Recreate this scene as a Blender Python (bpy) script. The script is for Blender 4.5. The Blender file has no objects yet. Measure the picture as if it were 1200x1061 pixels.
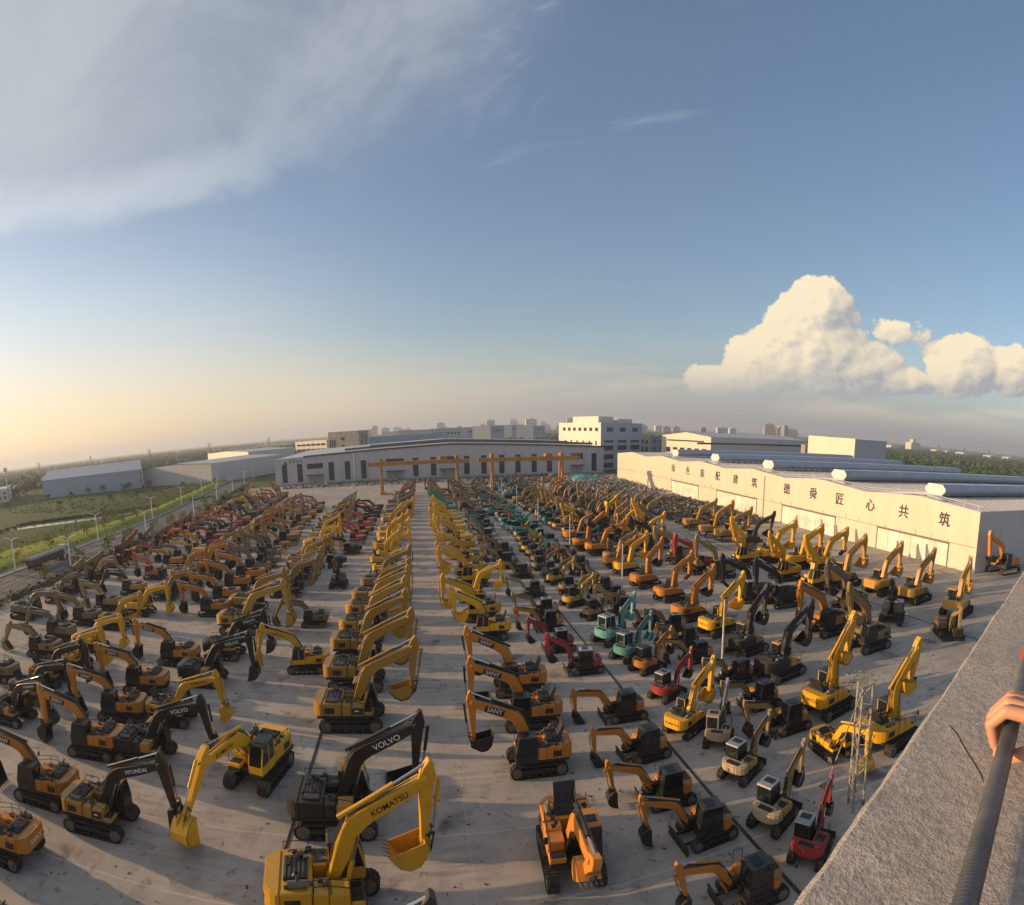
import bpy, bmesh, math, random
from math import sin, cos, tan, atan2, hypot, radians, pi, sqrt
from mathutils import Vector, Matrix, noise as mnoise

random.seed(11)
S = bpy.context.scene
COL = S.collection

# ------------------------------------------------------------------ camera
# the photograph is a hand-swept panorama: a cylinder whose axis leans forward 9.5 degrees
F, PX0, PITCH, VPX, H = 680.0, 665.0, radians(9.5), 487.0, 27.0
PYC = 500 + F * tan(PITCH)
AZ = (PX0 - VPX) / F
IW, IH = 1200.0, 1061.0
cam = bpy.data.cameras.new('camera')
cam.type = 'PANO'
cam.panorama_type = 'CENTRAL_CYLINDRICAL'
cam.central_cylindrical_radius = 1.0
cam.central_cylindrical_range_u_min = (0 - PX0) / F
cam.central_cylindrical_range_u_max = (IW - PX0) / F
cam.central_cylindrical_range_v_min = -(IH - PYC) / F
cam.central_cylindrical_range_v_max = PYC / F
cam.clip_start = 0.05
cam.clip_end = 40000
camo = bpy.data.objects.new('camera', cam)
COL.objects.link(camo)
camo.location = (0, 0, H)
camo.rotation_euler = (pi / 2 - PITCH, 0, -AZ)
S.camera = camo

# ------------------------------------------------------------------ sun, sky, exposure
SUN_AZ, SUN_EL = radians(-78), radians(11.5)       # azimuth from +Y, negative to the left
sun = bpy.data.lights.new('sun', 'SUN')
sun.energy = 4.6
sun.angle = radians(0.6)
sun.color = (1.0, 0.66, 0.36)
suno = bpy.data.objects.new('sun', sun)
COL.objects.link(suno)
sd = Vector((sin(SUN_AZ) * cos(SUN_EL), cos(SUN_AZ) * cos(SUN_EL), sin(SUN_EL)))
suno.rotation_euler = sd.to_track_quat('Z', 'Y').to_euler()
S.view_settings.view_transform = 'Standard'
S.view_settings.look = 'None'
S.view_settings.exposure = 0.42
S.view_settings.gamma = 1.0
S.cycles.max_bounces = 5
S.cycles.diffuse_bounces = 2
S.cycles.glossy_bounces = 2
S.cycles.transmission_bounces = 3
S.cycles.volume_bounces = 0
S.cycles.transparent_max_bounces = 6
S.cycles.use_denoising = True
S.cycles.sample_clamp_indirect = 6


class Sk:                                            # a socket with arithmetic: builds Math nodes
    def __init__(s, nt, so): s.nt, s.so = nt, so
    def _m(s, op, *a):
        n = s.nt.nodes.new('ShaderNodeMath'); n.operation = op
        for i, v in enumerate((s,) + a):
            if isinstance(v, Sk): s.nt.links.new(v.so, n.inputs[i])
            else: n.inputs[i].default_value = v
        return Sk(s.nt, n.outputs[0])
    def __add__(s, o): return s._m('ADD', o)
    __radd__ = __add__
    def __sub__(s, o): return s._m('SUBTRACT', o)
    def __rsub__(s, o): return (s * -1.0) + o
    def __mul__(s, o): return s._m('MULTIPLY', o)
    __rmul__ = __mul__
    def __truediv__(s, o): return s._m('DIVIDE', o)
    def mx(s, o): return s._m('MAXIMUM', o)
    def mn(s, o): return s._m('MINIMUM', o)
    def pw(s, o): return s._m('POWER', o)
    def step(s, a, b):
        n = s.nt.nodes.new('ShaderNodeMapRange'); n.interpolation_type = 'SMOOTHSTEP'
        s.nt.links.new(s.so, n.inputs[0]); n.inputs[1].default_value = a; n.inputs[2].default_value = b
        return Sk(s.nt, n.outputs[0])


def nz(nt, vec, scale, detail=4, rough=0.55, dist=0.0, out=0):
    n = nt.nodes.new('ShaderNodeTexNoise')
    n.inputs['Scale'].default_value = scale
    n.inputs['Detail'].default_value = detail
    n.inputs['Roughness'].default_value = rough
    n.inputs['Distortion'].default_value = dist
    if vec is not None: nt.links.new(vec, n.inputs['Vector'])
    return Sk(nt, n.outputs[out])


def comb(nt, x, y, z):
    n = nt.nodes.new('ShaderNodeCombineXYZ')
    for i, v in enumerate((x, y, z)):
        if isinstance(v, Sk): nt.links.new(v.so, n.inputs[i])
        else: n.inputs[i].default_value = v
    return n.outputs[0]


def mixc(nt, f, a, b):
    n = nt.nodes.new('ShaderNodeMix'); n.data_type = 'RGBA'
    if isinstance(f, Sk): nt.links.new(f.so, n.inputs[0])
    else: n.inputs[0].default_value = f
    for k, v in ((6, a), (7, b)):
        if hasattr(v, 'is_output'): nt.links.new(v, n.inputs[k])
        else: n.inputs[k].default_value = (*v[:3], 1)
    return n.outputs[2]


def sep(nt, v):
    n = nt.nodes.new('ShaderNodeSeparateXYZ'); nt.links.new(v, n.inputs[0])
    return [Sk(nt, o) for o in n.outputs]


W = bpy.data.worlds.new('World')
S.world = W
W.use_nodes = True
nt = W.node_tree
nt.nodes.clear()
sky = nt.nodes.new('ShaderNodeTexSky')
sky.sky_type = 'NISHITA'
sky.sun_disc = False
sky.sun_elevation = SUN_EL
sky.sun_rotation = SUN_AZ
sky.air_density = 1.0
sky.dust_density = 1.5
sky.ozone_density = 2.0
SKY_K = 0.138
tc = nt.nodes.new('ShaderNodeTexCoord')
vn = nt.nodes.new('ShaderNodeVectorMath'); vn.operation = 'NORMALIZE'
nt.links.new(tc.outputs['Generated'], vn.inputs[0])
dx, dy, dz = sep(nt, vn.outputs[0])
azd = dx._m('ARCTAN2', dy) * 57.2958
eld = dz._m('ARCSINE') * 57.2958


def cumulus(a, e, plain=False):
    """height field of the heaped clouds in degrees of azimuth and elevation"""
    w1 = nz(nt, comb(nt, a * 0.4, e * 0.4, 9.1), 1.0, 4, 0.6) - 0.5
    vo = nt.nodes.new('ShaderNodeTexVoronoi'); vo.feature = 'F1'; vo.voronoi_dimensions = '2D'
    vo.inputs['Scale'].default_value = 1.0; vo.inputs['Detail'].default_value = 3.5; vo.inputs['Roughness'].default_value = 0.5; vo.inputs['Lacunarity'].default_value = 2.3
    vo.normalize = True
    nt.links.new(comb(nt, a * 0.34 + w1 * 0.6, e * 0.38 + w1 * 0.5, 0.0), vo.inputs['Vector'])
    n1 = 0.36 - Sk(nt, vo.outputs['Distance']) + w1 * 0.35
    f = None
    for (ca, ce, ra, re, w) in ((38.2, 7.4, 6.2, 5.6, 1.0), (38.6, 11.2, 3.4, 3.3, 0.95), (34.2, 6.0, 4.6, 3.4, .8),
                                (31.0, 4.4, 5.2, 2.0, .7), (42.6, 6.6, 4.6, 2.9, .8), (52.8, 7.6, 4.0, 3.0, .9),
                                (57.6, 7.8, 2.8, 2.6, .7), (46.2, 10.3, 2.6, 1.1, .22), (47.0, 5.9, 3.8, 1.3, .6),
                                (-100, 6, 7, 3, .6), (120, 7, 9, 4, .8)):
        u, t = (a - ca) / ra, (e - ce) / re
        b = (1.0 - (u * u + t * t)) * w
        f = b if f is None else f.mx(b)
    if plain: return f
    return f + n1 * 1.2 + 0.02


c0 = cumulus(azd, eld)
c1 = cumulus(azd - 0.55, eld + 0.45)
cden = c0.step(0.0, 0.16) * eld.step(2.2, 5.6)
big0, big1 = cumulus(azd, eld, True), cumulus(azd - 2.2, eld + 1.2, True)
clit = (c0 - c1) * 1.2 + (big0 - big1).mx(-0.8).mn(0.8) * 0.45 + 0.6
clit = clit.mx(0.12).mn(1.0) * (eld.step(2.0, 8.5) * 0.55 + 0.45)
ccol = mixc(nt, clit, (0.27, 0.285, 0.33), (0.80, 0.67, 0.465))
# high ice veil over the left of the sky
vv = comb(nt, azd * 0.022 + eld * 0.028, eld * 0.07 - azd * 0.02, 1.0)
n2 = nz(nt, vv, 1.3, 6, 0.55, 0.9)
rimel = 20.4 + (azd + 26.0).mx(0.0) * 0.115 + (azd - 1.0).mx(0.0) * 0.26
edge = eld - rimel                                   # the sheet's lower rim climbs to the right
vf = edge + (n2 - 0.5) * 9.0 + (nz(nt, comb(nt, azd * 0.11, eld * 0.16, 5.0), 1.0, 6, 0.62, 0.5) - 0.5) * 5.0
veil = vf.step(-3.5, 9.0) * (21.0 - azd).step(0.0, 22.0) * (azd + 170.0).step(0.0, 40.0)
inner = nz(nt, comb(nt, azd * 0.045 + eld * 0.02, eld * 0.10 - azd * 0.03, 4.0), 1.0, 7, 0.6, 0.7)
vcol = mixc(nt, inner.step(0.34, 0.66), (0.21, 0.245, 0.31), (0.37, 0.39, 0.425))
vcol = mixc(nt, (azd * -1.0 - 4.0).step(0.0, 34.0) * 0.7, vcol, (0.47, 0.49, 0.49))
vcol = mixc(nt, vf.step(-0.5, 2.0) * (1.0 - vf.step(2.0, 6.0)) * (azd * -1.0 + 4.0).step(0, 30) * 0.9, vcol, (0.76, 0.745, 0.68))
# thin wisps further right
n3 = nz(nt, comb(nt, azd * 0.05, eld * 0.2 - azd * 0.035, 7.0), 1.0, 7, 0.6, 1.1)
wisp = n3.step(0.52, 0.8) * 0.4 * eld.step(18, 27) * (azd + 5).step(0, 20) * (34.0 - azd).step(0, 14)
# low bank of hazy cloud along the horizon
n4 = nz(nt, comb(nt, azd * 0.05, eld * 0.33, 2.0), 1.0, 6, 0.55, 0.6)
low = 1.0 - (eld + (n4 - 0.5) * 5.0).step(1.5, 10.0)
bank = low * 0.62 * (azd + 34.0).step(0, 30)
glow = (1.0 - (eld + (n4 - 0.5) * 4.0).step(2.0, 24.0)) * (6.0 - azd).step(0, 44) * 0.66
bcol = mixc(nt, n4.step(0.42, 0.64) * (eld).step(0.5, 4.0), (0.33, 0.335, 0.37), (0.60, 0.50, 0.43))
bcol = mixc(nt, (azd * -1.0 + 22.0).step(0, 36), bcol, (0.66, 0.55, 0.43))
mul = nt.nodes.new('ShaderNodeVectorMath'); mul.operation = 'SCALE'
nt.links.new(sky.outputs[0], mul.inputs[0]); mul.inputs['Scale'].default_value = SKY_K
tint = nt.nodes.new('ShaderNodeVectorMath'); tint.operation = 'MULTIPLY'; nt.links.new(mul.outputs[0], tint.inputs[0]); tint.inputs[1].default_value = (1.04, 0.965, 0.96)
c = mixc(nt, veil * 0.76, tint.outputs[0], vcol)
c = mixc(nt, wisp, c, (0.52, 0.53, 0.56))
c = mixc(nt, glow, c, mixc(nt, eld.step(3.0, 15.0), (0.86, 0.62, 0.36), (0.68, 0.69, 0.60)))
c = mixc(nt, bank, c, bcol)
c = mixc(nt, cden * 0.96, c, ccol)
bg = nt.nodes.new('ShaderNodeBackground')
bg.inputs['Strength'].default_value = 1.0
nt.links.new(c, bg.inputs[0])
wo = nt.nodes.new('ShaderNodeOutputWorld')
nt.links.new(bg.outputs[0], wo.inputs[0])


# ------------------------------------------------------------------ picture -> place
def ray(x, y):
    u, v = (x - PX0) / F, -(y - PYC) / F
    a, b, d = sin(u), cos(u), v
    cp, sp = cos(PITCH), sin(PITCH)
    b, d = b * cp + d * sp, -b * sp + d * cp
    ca, sa = cos(AZ), sin(AZ)
    return Vector((a * ca + b * sa, -a * sa + b * ca, d))
def g(x, y, z=0.0):
    r = ray(x, y); t = (z - H) / r.z
    return Vector((r.x * t, r.y * t, z))
def onX(x, y, X):
    r = ray(x, y); t = X / r.x
    return Vector((X, r.y * t, H + r.z * t))
def onY(x, y, Y):
    r = ray(x, y); t = Y / r.y
    return Vector((r.x * t, Y, H + r.z * t))
def at(x, y, dist):
    r = ray(x, y); t = dist / hypot(r.x, r.y)
    return Vector((r.x * t, r.y * t, H + r.z * t))


# ------------------------------------------------------------------ materials
def mat(name, col=(.5, .5, .5), rough=.6, metal=0.0, build=None, spec=0.5):
    m = bpy.data.materials.new(name); m.use_nodes = True
    n = m.node_tree; b = n.nodes['Principled BSDF']
    b.inputs['Base Color'].default_value = (*col, 1)
    b.inputs['Roughness'].default_value = rough
    b.inputs['Metallic'].default_value = metal
    b.inputs['Specular IOR Level'].default_value = spec
    if build: build(n, b)
    return m
def tco(n, which='Object'):
    t = n.nodes.new('ShaderNodeTexCoord'); return t.outputs[which]
def geo_pos(n):
    return n.nodes.new('ShaderNodeNewGeometry').outputs['Position']
def bump(n, b, h, strength=.4, dist=.05):
    k = n.nodes.new('ShaderNodeBump'); k.inputs['Strength'].default_value = strength; k.inputs['Distance'].default_value = dist
    n.links.new(h.so if isinstance(h, Sk) else h, k.inputs['Height']); n.links.new(k.outputs[0], b.inputs['Normal'])
def noisy(col, col2, scale, amount=1.0, rough=.65, metal=0., coord='Object', bmp=0, bdist=.02, lo=.35, hi=.65, stretch=None, name='m'):
    def bld(n, b):
        v = tco(n, coord) if coord != 'Pos' else geo_pos(n)
        if stretch:
            mp = n.nodes.new('ShaderNodeMapping'); mp.inputs['Scale'].default_value = stretch
            n.links.new(v, mp.inputs[0]); v = mp.outputs[0]
        q = nz(n, v, scale, 5, .6)
        n.links.new(mixc(n, q.step(lo, hi) * amount, col, col2), b.inputs['Base Color'])
        if bmp: bump(n, b, q, bmp, bdist)
    return mat(name, col, rough, metal, bld)


def paint_nodes(fixed=None):
    def bld(n, b):
        oi = n.nodes.new('ShaderNodeObjectInfo')
        if fixed: base = fixed
        else: base = oi.outputs['Color']
        v = tco(n)
        rnd = Sk(n, oi.outputs['Random'])
        off = n.nodes.new('ShaderNodeVectorMath'); off.operation = 'ADD'
        n.links.new(v, off.inputs[0]); n.links.new(comb(n, rnd * 37.0, rnd * 13.0, rnd * 7.0), off.inputs[1])
        q = nz(n, off.outputs[0], 1.3, 6, .65)
        sc = nz(n, off.outputs[0], 9, 5, .7)
        vs_ = n.nodes.new('ShaderNodeMapping'); vs_.inputs['Scale'].default_value = (5, 5, .6); n.links.new(off.outputs[0], vs_.inputs[0])
        run = nz(n, vs_.outputs[0], 1.0, 5, .65)
        chip = nz(n, off.outputs[0], 22, 4, .7)
        dirt = (q.step(.42, .72) * .38 + sc.step(.57, .74) * .3 + run.step(.52, .72) * .28 + chip.step(.63, .68) * .45) * (rnd * .8 + .28)
        dirt = dirt.mn(.92)
        c1 = mixc(n, dirt, base, mixc(n, .62, base, (.10, .075, .05)))
        gm = n.nodes.new('ShaderNodeNewGeometry'); up_ = sep(n, gm.outputs['Normal'])[2]
        c1 = mixc(n, up_.step(.5, .95) * sc.step(.35, .62) * .22, c1, (.27, .22, .165))
        bump(n, b, q * 1.0 + sc * .3, .12, .03)
        n.links.new(c1, b.inputs['Base Color'])
        n.links.new((dirt * .45 + .42).so, b.inputs['Roughness'])
    return bld


M = {}
M['paint'] = mat('machine_paint', build=paint_nodes())
M['glass'] = mat('cab_glass', (.012, .016, .018), .08)
M['rubber'] = noisy((.012, .0115, .011), (.055, .042, .03), 3, rough=.8, name='track_steel')
M['black'] = noisy((.009, .009, .010), (.028, .024, .02), 4, rough=.55, name='black_paint')
M['chrome'] = mat('cylinder_chrome', (.55, .55, .56), .2, 1.0)
M['white'] = mat('white_lettering', (.75, .75, .74), .5)
M['dark'] = mat('dark_lettering', (.02, .02, .025), .5)
M['steel'] = noisy((.10, .095, .09), (.2, .16, .12), 4, rough=.55, metal=.2, name='worn_steel')


# ------------------------------------------------------------------ mesh builder
class MB:
    def __init__(s): s.v, s.f, s.m, s.mi = [], [], [], 0
    def add(s, vs, fs):
        o = len(s.v); s.v += [tuple(p) for p in vs]
        s.f += [tuple(i + o for i in f) for f in fs]; s.m += [s.mi] * len(fs)
        return s
    def box(s, x0, x1, y0, y1, z0, z1):
        return s.add([(x0, y0, z0), (x1, y0, z0), (x1, y1, z0), (x0, y1, z0), (x0, y0, z1), (x1, y0, z1), (x1, y1, z1), (x0, y1, z1)],
                     [(0, 3, 2, 1), (4, 5, 6, 7), (0, 1, 5, 4), (1, 2, 6, 5), (2, 3, 7, 6), (3, 0, 4, 7)])
    def obox(s, c, ax, ay, az):                       # centre and three half-axis vectors
        c, ax, ay, az = map(Vector, (c, ax, ay, az))
        vs = [c + ax * i + ay * j + az * k for k in (-1, 1) for (i, j) in ((-1, -1), (1, -1), (1, 1), (-1, 1))]
        return s.add(vs, [(0, 3, 2, 1), (4, 5, 6, 7), (0, 1, 5, 4), (1, 2, 6, 5), (2, 3, 7, 6), (3, 0, 4, 7)])
    def bar(s, p, q, w=.05, h=None, up=(0, 0, 1)):
        p, q = Vector(p), Vector(q); d = q - p
        if d.length < 1e-6: return s
        u = Vector(up); sd_ = d.cross(u)
        if sd_.length < 1e-6: sd_ = d.cross(Vector((1, 0, 0)))
        sd_.normalize(); u2 = sd_.cross(d).normalized()
        return s.obox((p + q) / 2, d / 2, sd_ * w / 2, u2 * (h or w) / 2)
    def prism(s, poly, y0, y1, plane='xz'):           # polygon extruded along the third axis
        n = len(poly)
        def P(a, b, t): return (a, t, b) if plane == 'xz' else ((a, b, t) if plane == 'xy' else (t, a, b))
        vs = [P(a, b, y0) for a, b in poly] + [P(a, b, y1) for a, b in poly]
        fs = [tuple(range(n)), tuple(range(2 * n - 1, n - 1, -1))] + [(i, i + n, (i + 1) % n + n, (i + 1) % n) for i in range(n)]
        return s.add(vs, fs)
    def cyl(s, p, q, r, n=10, r2=None, cap=True):
        p, q = Vector(p), Vector(q); d = (q - p).normalized()
        a = d.orthogonal().normalized(); b = d.cross(a); r2 = r if r2 is None else r2
        vs = []
        for c_, rr in ((p, r), (q, r2)):
            vs += [c_ + (a * cos(2 * pi * i / n) + b * sin(2 * pi * i / n)) * rr for i in range(n)]
        fs = [(i, (i + 1) % n, (i + 1) % n + n, i + n) for i in range(n)]
        if cap: fs += [tuple(range(n - 1, -1, -1)), tuple(range(n, 2 * n))]
        return s.add(vs, fs)
    def tube(s, pts, r, n=6):
        for a, b in zip(pts[:-1], pts[1:]): s.cyl(a, b, r, n)
        return s
    def mesh(s, name, mats, bevel=0, seg=1, smooth=False, recalc=True):
        me = bpy.data.meshes.new(name); me.from_pydata(s.v, [], s.f)
        for m in (mats if isinstance(mats, (list, tuple)) else [mats]): me.materials.append(m)
        if any(s.m): me.polygons.foreach_set('material_index', s.m)
        if bevel or recalc:
            bm = bmesh.new(); bm.from_mesh(me)
            if recalc: bmesh.ops.recalc_face_normals(bm, faces=bm.faces)
            if bevel:
                bmesh.ops.bevel(bm, geom=[e for e in bm.edges if len(e.link_faces) == 2 and e.calc_face_angle(0) > .5], offset=bevel, segments=seg, affect='EDGES', clamp_overlap=True)
            bm.to_mesh(me); bm.free()
        if smooth:
            me.polygons.foreach_set('use_smooth', [True] * len(me.polygons))
            try: me.set_sharp_from_angle(angle=radians(38))
            except Exception: pass
        me.update()
        return me


TINY = {'tooth_row', 'grille', 'handrail', 'bucket_link', 'seam_band', 'conduit', 'skylight', 'side_vent', 'engine_clutter', 'hose'}
def ob(name, data, parent=None, loc=None, rz=0.0, color=None):
    o = bpy.data.objects.new(name, data); COL.objects.link(o)
    if name in TINY and parent: o['kind'] = 'stuff'
    if parent: o.parent = parent
    if loc is not None: o.location = loc
    if rz: o.rotation_euler[2] = rz
    if color: o.color = (*color, 1)
    return o
def thing(name, label, cat, loc=(0, 0, 0), rz=0.0, group=None, data=None, color=None):
    o = ob(name, data, None, loc, rz, color)
    o['label'] = label; o['category'] = cat
    if group: o['group'] = group
    return o
def struct(name, data, loc=(0, 0, 0)):
    o = ob(name, data, None, loc); o['kind'] = 'structure'; return o
def stuff(name, data, label, cat, loc=(0, 0, 0)):
    o = ob(name, data, None, loc); o['kind'] = 'stuff'; o['label'] = label; o['category'] = cat; return o


_txt = {}
def text_mesh(t, material, size=1.0, bold=0.0):
    k = (t, material.name, size, bold)
    if k in _txt: return _txt[k]
    cu = bpy.data.curves.new('lettering', 'FONT'); cu.body = t; cu.size = size
    cu.align_x = 'CENTER'; cu.align_y = 'CENTER'; cu.extrude = .004; cu.offset = bold * size if bold < .1 else 0; cu.resolution_u = 3
    o = bpy.data.objects.new('lettering', cu); COL.objects.link(o)
    dg = bpy.context.evaluated_depsgraph_get()
    me = bpy.data.meshes.new_from_object(o.evaluated_get(dg))
    me.name = 'lettering'
    bpy.data.objects.remove(o)
    if bold > .1:                                     # heavier strokes: the outline laid three times, each a hair prouder
        vs, fs = [v.co.copy() for v in me.vertices], [tuple(p.vertices) for p in me.polygons]
        q = MB()
        for i_, (ox, oy) in enumerate(((0, 0), (bold * size * .1, 0), (-bold * size * .1, 0), (0, bold * size * .1))): q.add([v + Vector((ox, oy, .003 * i_)) for v in vs], fs)
        me = q.mesh('lettering', material, recalc=False)
    me.materials.clear(); me.materials.append(material)
    _txt[k] = me
    return me
def basis(xa, n, loc):
    xa, n = Vector(xa).normalized(), Vector(n).normalized(); ya = n.cross(xa)
    m = Matrix.Identity(4)
    for i in range(3): m[i][0], m[i][1], m[i][2], m[i][3] = xa[i], ya[i], n[i], loc[i]
    return m

# ------------------------------------------------------------------ the ground
def yard_nodes(n, b):
    p = geo_pos(n); x, y, z = sep(n, p)
    big = nz(n, p, .06, 5, .6); mid = nz(n, p, .35, 6, .65); fine = nz(n, p, 3.0, 6, .7)
    streak = nz(n, comb(n, x * .9, y * .05, 0.0), 1.0, 5, .6)
    c_ = mixc(n, big.step(.3, .7), (.365, .318, .268), (.475, .415, .35))
    c_ = mixc(n, mid.step(.42, .72) * .5, c_, (.22, .188, .155))
    c_ = mixc(n, streak.step(.5, .75) * .35, c_, (.46, .405, .35))
    c_ = mixc(n, fine.step(.55, .8) * .3, c_, (.19, .162, .14))
    oil = nz(n, p, .22, 3, .5, .4)
    c_ = mixc(n, (oil.step(.6, .7) * mid.step(.35, .6)) * .7, c_, (.095, .08, .068))
    slab = None
    def line(v, step_, w):
        f = (v / step_)._m('FRACT') - .5
        return (f._m('ABSOLUTE') * step_ * -1.0 + w).step(0.0, w * .7)
    wob = nz(n, p, .5, 3, .6) * .25
    slab = (line(x + wob, 5.2, .07) * .5).mx(line(y + wob, 6.4, .1))
    c_ = mixc(n, slab * fine.step(.25, .55) * .8, c_, (.52, .46, .40))
    tyre = nz(n, comb(n, x * .16 + mid * .5, y * 1.6, 3.0), 1.0, 5, .6)
    c_ = mixc(n, tyre.step(.5, .68) * big.step(.35, .6) * .55, c_, (.165, .138, .118))
    blot = nz(n, p, 1.1, 5, .6, .8)
    c_ = mixc(n, blot.step(.6, .68) * .6, c_, (.11, .09, .074))
    n.links.new(c_, b.inputs['Base Color'])
    n.links.new((mid * .2 + .72).so, b.inputs['Roughness'])
    bump(n, b, fine + mid * 2.0, .35, .03)
M['yard'] = mat('yard_concrete', build=yard_nodes, spec=.25)


def field_nodes(n, b):
    p = geo_pos(n)
    f1 = nz(n, p, .0016, 4, .5, .3); f2 = nz(n, p, .012, 5, .6); f3 = nz(n, p, .15, 6, .65)
    c_ = mixc(n, f1.step(.35, .65), (.065, .095, .03), (.11, .135, .045))
    c_ = mixc(n, f2.step(.45, .7), c_, (.045, .068, .024))
    c_ = mixc(n, f3.step(.4, .75) * .6, c_, (.13, .16, .05))
    c_ = mixc(n, nz(n, p, .006, 3, .5).step(.62, .7) * .5, c_, (.16, .14, .09))
    n.links.new(c_, b.inputs['Base Color'])
    bump(n, b, f3, .8, .5)
M['field'] = mat('field_green', rough=.95, build=field_nodes, spec=.1)


def verge_nodes(n, b):
    p = geo_pos(n)
    f2 = nz(n, p, .08, 6, .65); f3 = nz(n, p, .9, 6, .7)
    c_ = mixc(n, f2.step(.35, .62), (.38, .37, .05), (.26, .28, .045))
    c_ = mixc(n, f3.step(.45, .75) * .7, c_, (.06, .085, .02))
    n.links.new(c_, b.inputs['Base Color'])
    bump(n, b, f3 + f2, 1.0, .5)
M['verge'] = mat('verge_grass', rough=.95, build=verge_nodes, spec=.1)
M['asphalt'] = noisy((.055, .055, .058), (.10, .095, .09), .3, rough=.85, coord='Pos', name='asphalt', stretch=(1.5, .15, 1))
M['kerb'] = noisy((.33, .32, .30), (.2, .19, .18), 1.5, rough=.8, coord='Pos', name='kerb_stone')
M['line'] = noisy((.55, .55, .53), (.2, .2, .2), 2, rough=.7, coord='Pos', name='road_paint', lo=.45, hi=.8)
M['dirt'] = noisy((.16, .13, .10), (.09, .085, .06), .25, rough=.95, coord='Pos', name='bare_earth', bmp=.5, bdist=.2)
def water_nodes(n, b):
    bump(n, b, nz(n, geo_pos(n), 1.2, 3, .5), .12, .05)
M['water'] = mat('canal_water', (.03, .035, .03), .06, build=water_nodes)


def sheet(name, pts, z, material, struct_=True):
    mb = MB(); mb.add([(x, y, z) for x, y in pts], [tuple(range(len(pts)))])
    return struct(name, mb.mesh(name, material))


# terrain: one sheet out to the horizon, rising into low hills far to the left
mb = MB(); R = [0, 300, 600, 1000, 1800, 3000, 4500, 6500, 9000]; NA = 48
vs = [(0, 100, -.35)]
for r in R[1:]:
    for k in range(NA):
        a = 2 * pi * k / NA
        vs.append((r * sin(a), 100 + r * cos(a), -.35))
fs = [(0, 1 + k, 1 + (k + 1) % NA) for k in range(NA)]
for j in range(len(R) - 2):
    o = 1 + j * NA
    fs += [(o + k, o + NA + k, o + NA + (k + 1) % NA, o + (k + 1) % NA) for k in range(NA)]
mb.add(vs, fs)
struct('terrain', mb.mesh('terrain', M['field']))
sheet('yard', [(-74, -45), (330, -45), (330, 318), (-95, 318), (-79, 200)], 0.0, M['yard'])
# earth strip between yard and road
sheet('earth_strip', [(-80, -45), (-73.6, -45), (-78.6, 200), (-94.6, 318), (-98, 318), (-84, 200)], -.06, M['dirt'])

# road along the left edge, its kerbs and painted lines
def lerp_x(pts, y):
    for (y0, x0), (y1, x1) in zip(pts[:-1], pts[1:]):
        if y <= y1: return x0 + (x1 - x0) * (y - y0) / (y1 - y0)
    return pts[-1][1]
RL = [(-45, -94), (60, -95), (120, -97.5), (210, -101), (330, -119), (520, -150)]
RRt = [(-45, -79.5), (60, -80), (120, -81.5), (210, -85), (330, -103), (520, -134)]
def strip(name, left, right, z, material, y0=-45, y1=520, n=24, kind='structure'):
    mb = MB(); vs = []
    for i in range(n + 1):
        y = y0 + (y1 - y0) * i / n
        vs += [(lerp_x(left, y), y, z), (lerp_x(right, y), y, z)]
    mb.add(vs, [(2 * i, 2 * i + 1, 2 * i + 3, 2 * i + 2) for i in range(n)])
    return struct(name, mb.mesh(name, material))
def shift(p, d): return [(y, x + d) for y, x in p]
strip('road', RL, RRt, -.05, M['asphalt'])
strip('pavement', shift(RL, -4.2), shift(RL, -.35), .07, M['kerb'])
def kerbwall(name, line_, w, z0, z1, material):
    mb = MB(); n = 24
    for i in range(n):
        y0, y1 = -45 + 565 * i / n, -45 + 565 * (i + 1) / n
        mb.bar((lerp_x(line_, y0), y0, (z0 + z1) / 2), (lerp_x(line_, y1), y1, (z0 + z1) / 2), w, z1 - z0)
    return struct(name, mb.mesh(name, material))
kerbwall('kerb', shift(RL, -.2), .3, -.3, .1, M['kerb'])
kerbwall('kerb', shift(RRt, .2), .3, -.3, .1, M['kerb'])
mb = MB()
for off in (3.6, 7.4, 11.0):
    y = -40
    while y < 480:
        L = 5 if off != 7.4 else 12
        mb.add([(lerp_x(RL, y) + off + dx_, y, -.046) for dx_ in (-.09, .09)] + [(lerp_x(RL, y + L) + off + dx_, y + L, -.046) for dx_ in (.09, -.09)], [(0, 1, 2, 3)])
        y += 12
struct('road_marking', mb.mesh('road_marking', M['line']))
# bright grass bank beyond the road: a low mound
mb = MB(); prof = [(-4.2, .02), (-8, .8), (-16, 1.6), (-27, 1.2), (-38, .0), (-44, -.5)]; n = 30; vs = []
for i in range(n + 1):
    y = -60 + 640 * i / n
    for d_, z in prof: vs.append((lerp_x(RL, y) + d_ * max(.34, min(1, 1.22 - y / 270)), y, z + (mnoise.noise(Vector((d_ * .1, y * .03, 2))) * .5 if -40 < d_ < -5 else 0)))
k = len(prof)
mb.add(vs, [(i * k + j, i * k + j + 1, (i + 1) * k + j + 1, (i + 1) * k + j) for i in range(n) for j in range(k - 1)])
struct('grass_bank', mb.mesh('grass_bank', M['verge'], smooth=True))
# the canal
can = [(-60, 640), (0, 622), (30, 618), (60, 614), (90, 610), (116, 607), (146, 602), (190, 595), (230, 588)]
wid = [11, 11, 9, 8, 9, 8, 6, 4.5, 3]
mb = MB(); vs = []
for (x, y), w in zip(can, wid):
    p = g(x, y); vs += [(p.x, p.y - w / 2, -.31), (p.x, p.y + w / 2 + 1.5, -.31)]
mb.add(vs, [(2 * i, 2 * i + 2, 2 * i + 3, 2 * i + 1) for i in range(len(can) - 1)])
struct('canal_water', mb.mesh('canal_water', M['water']))
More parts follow.
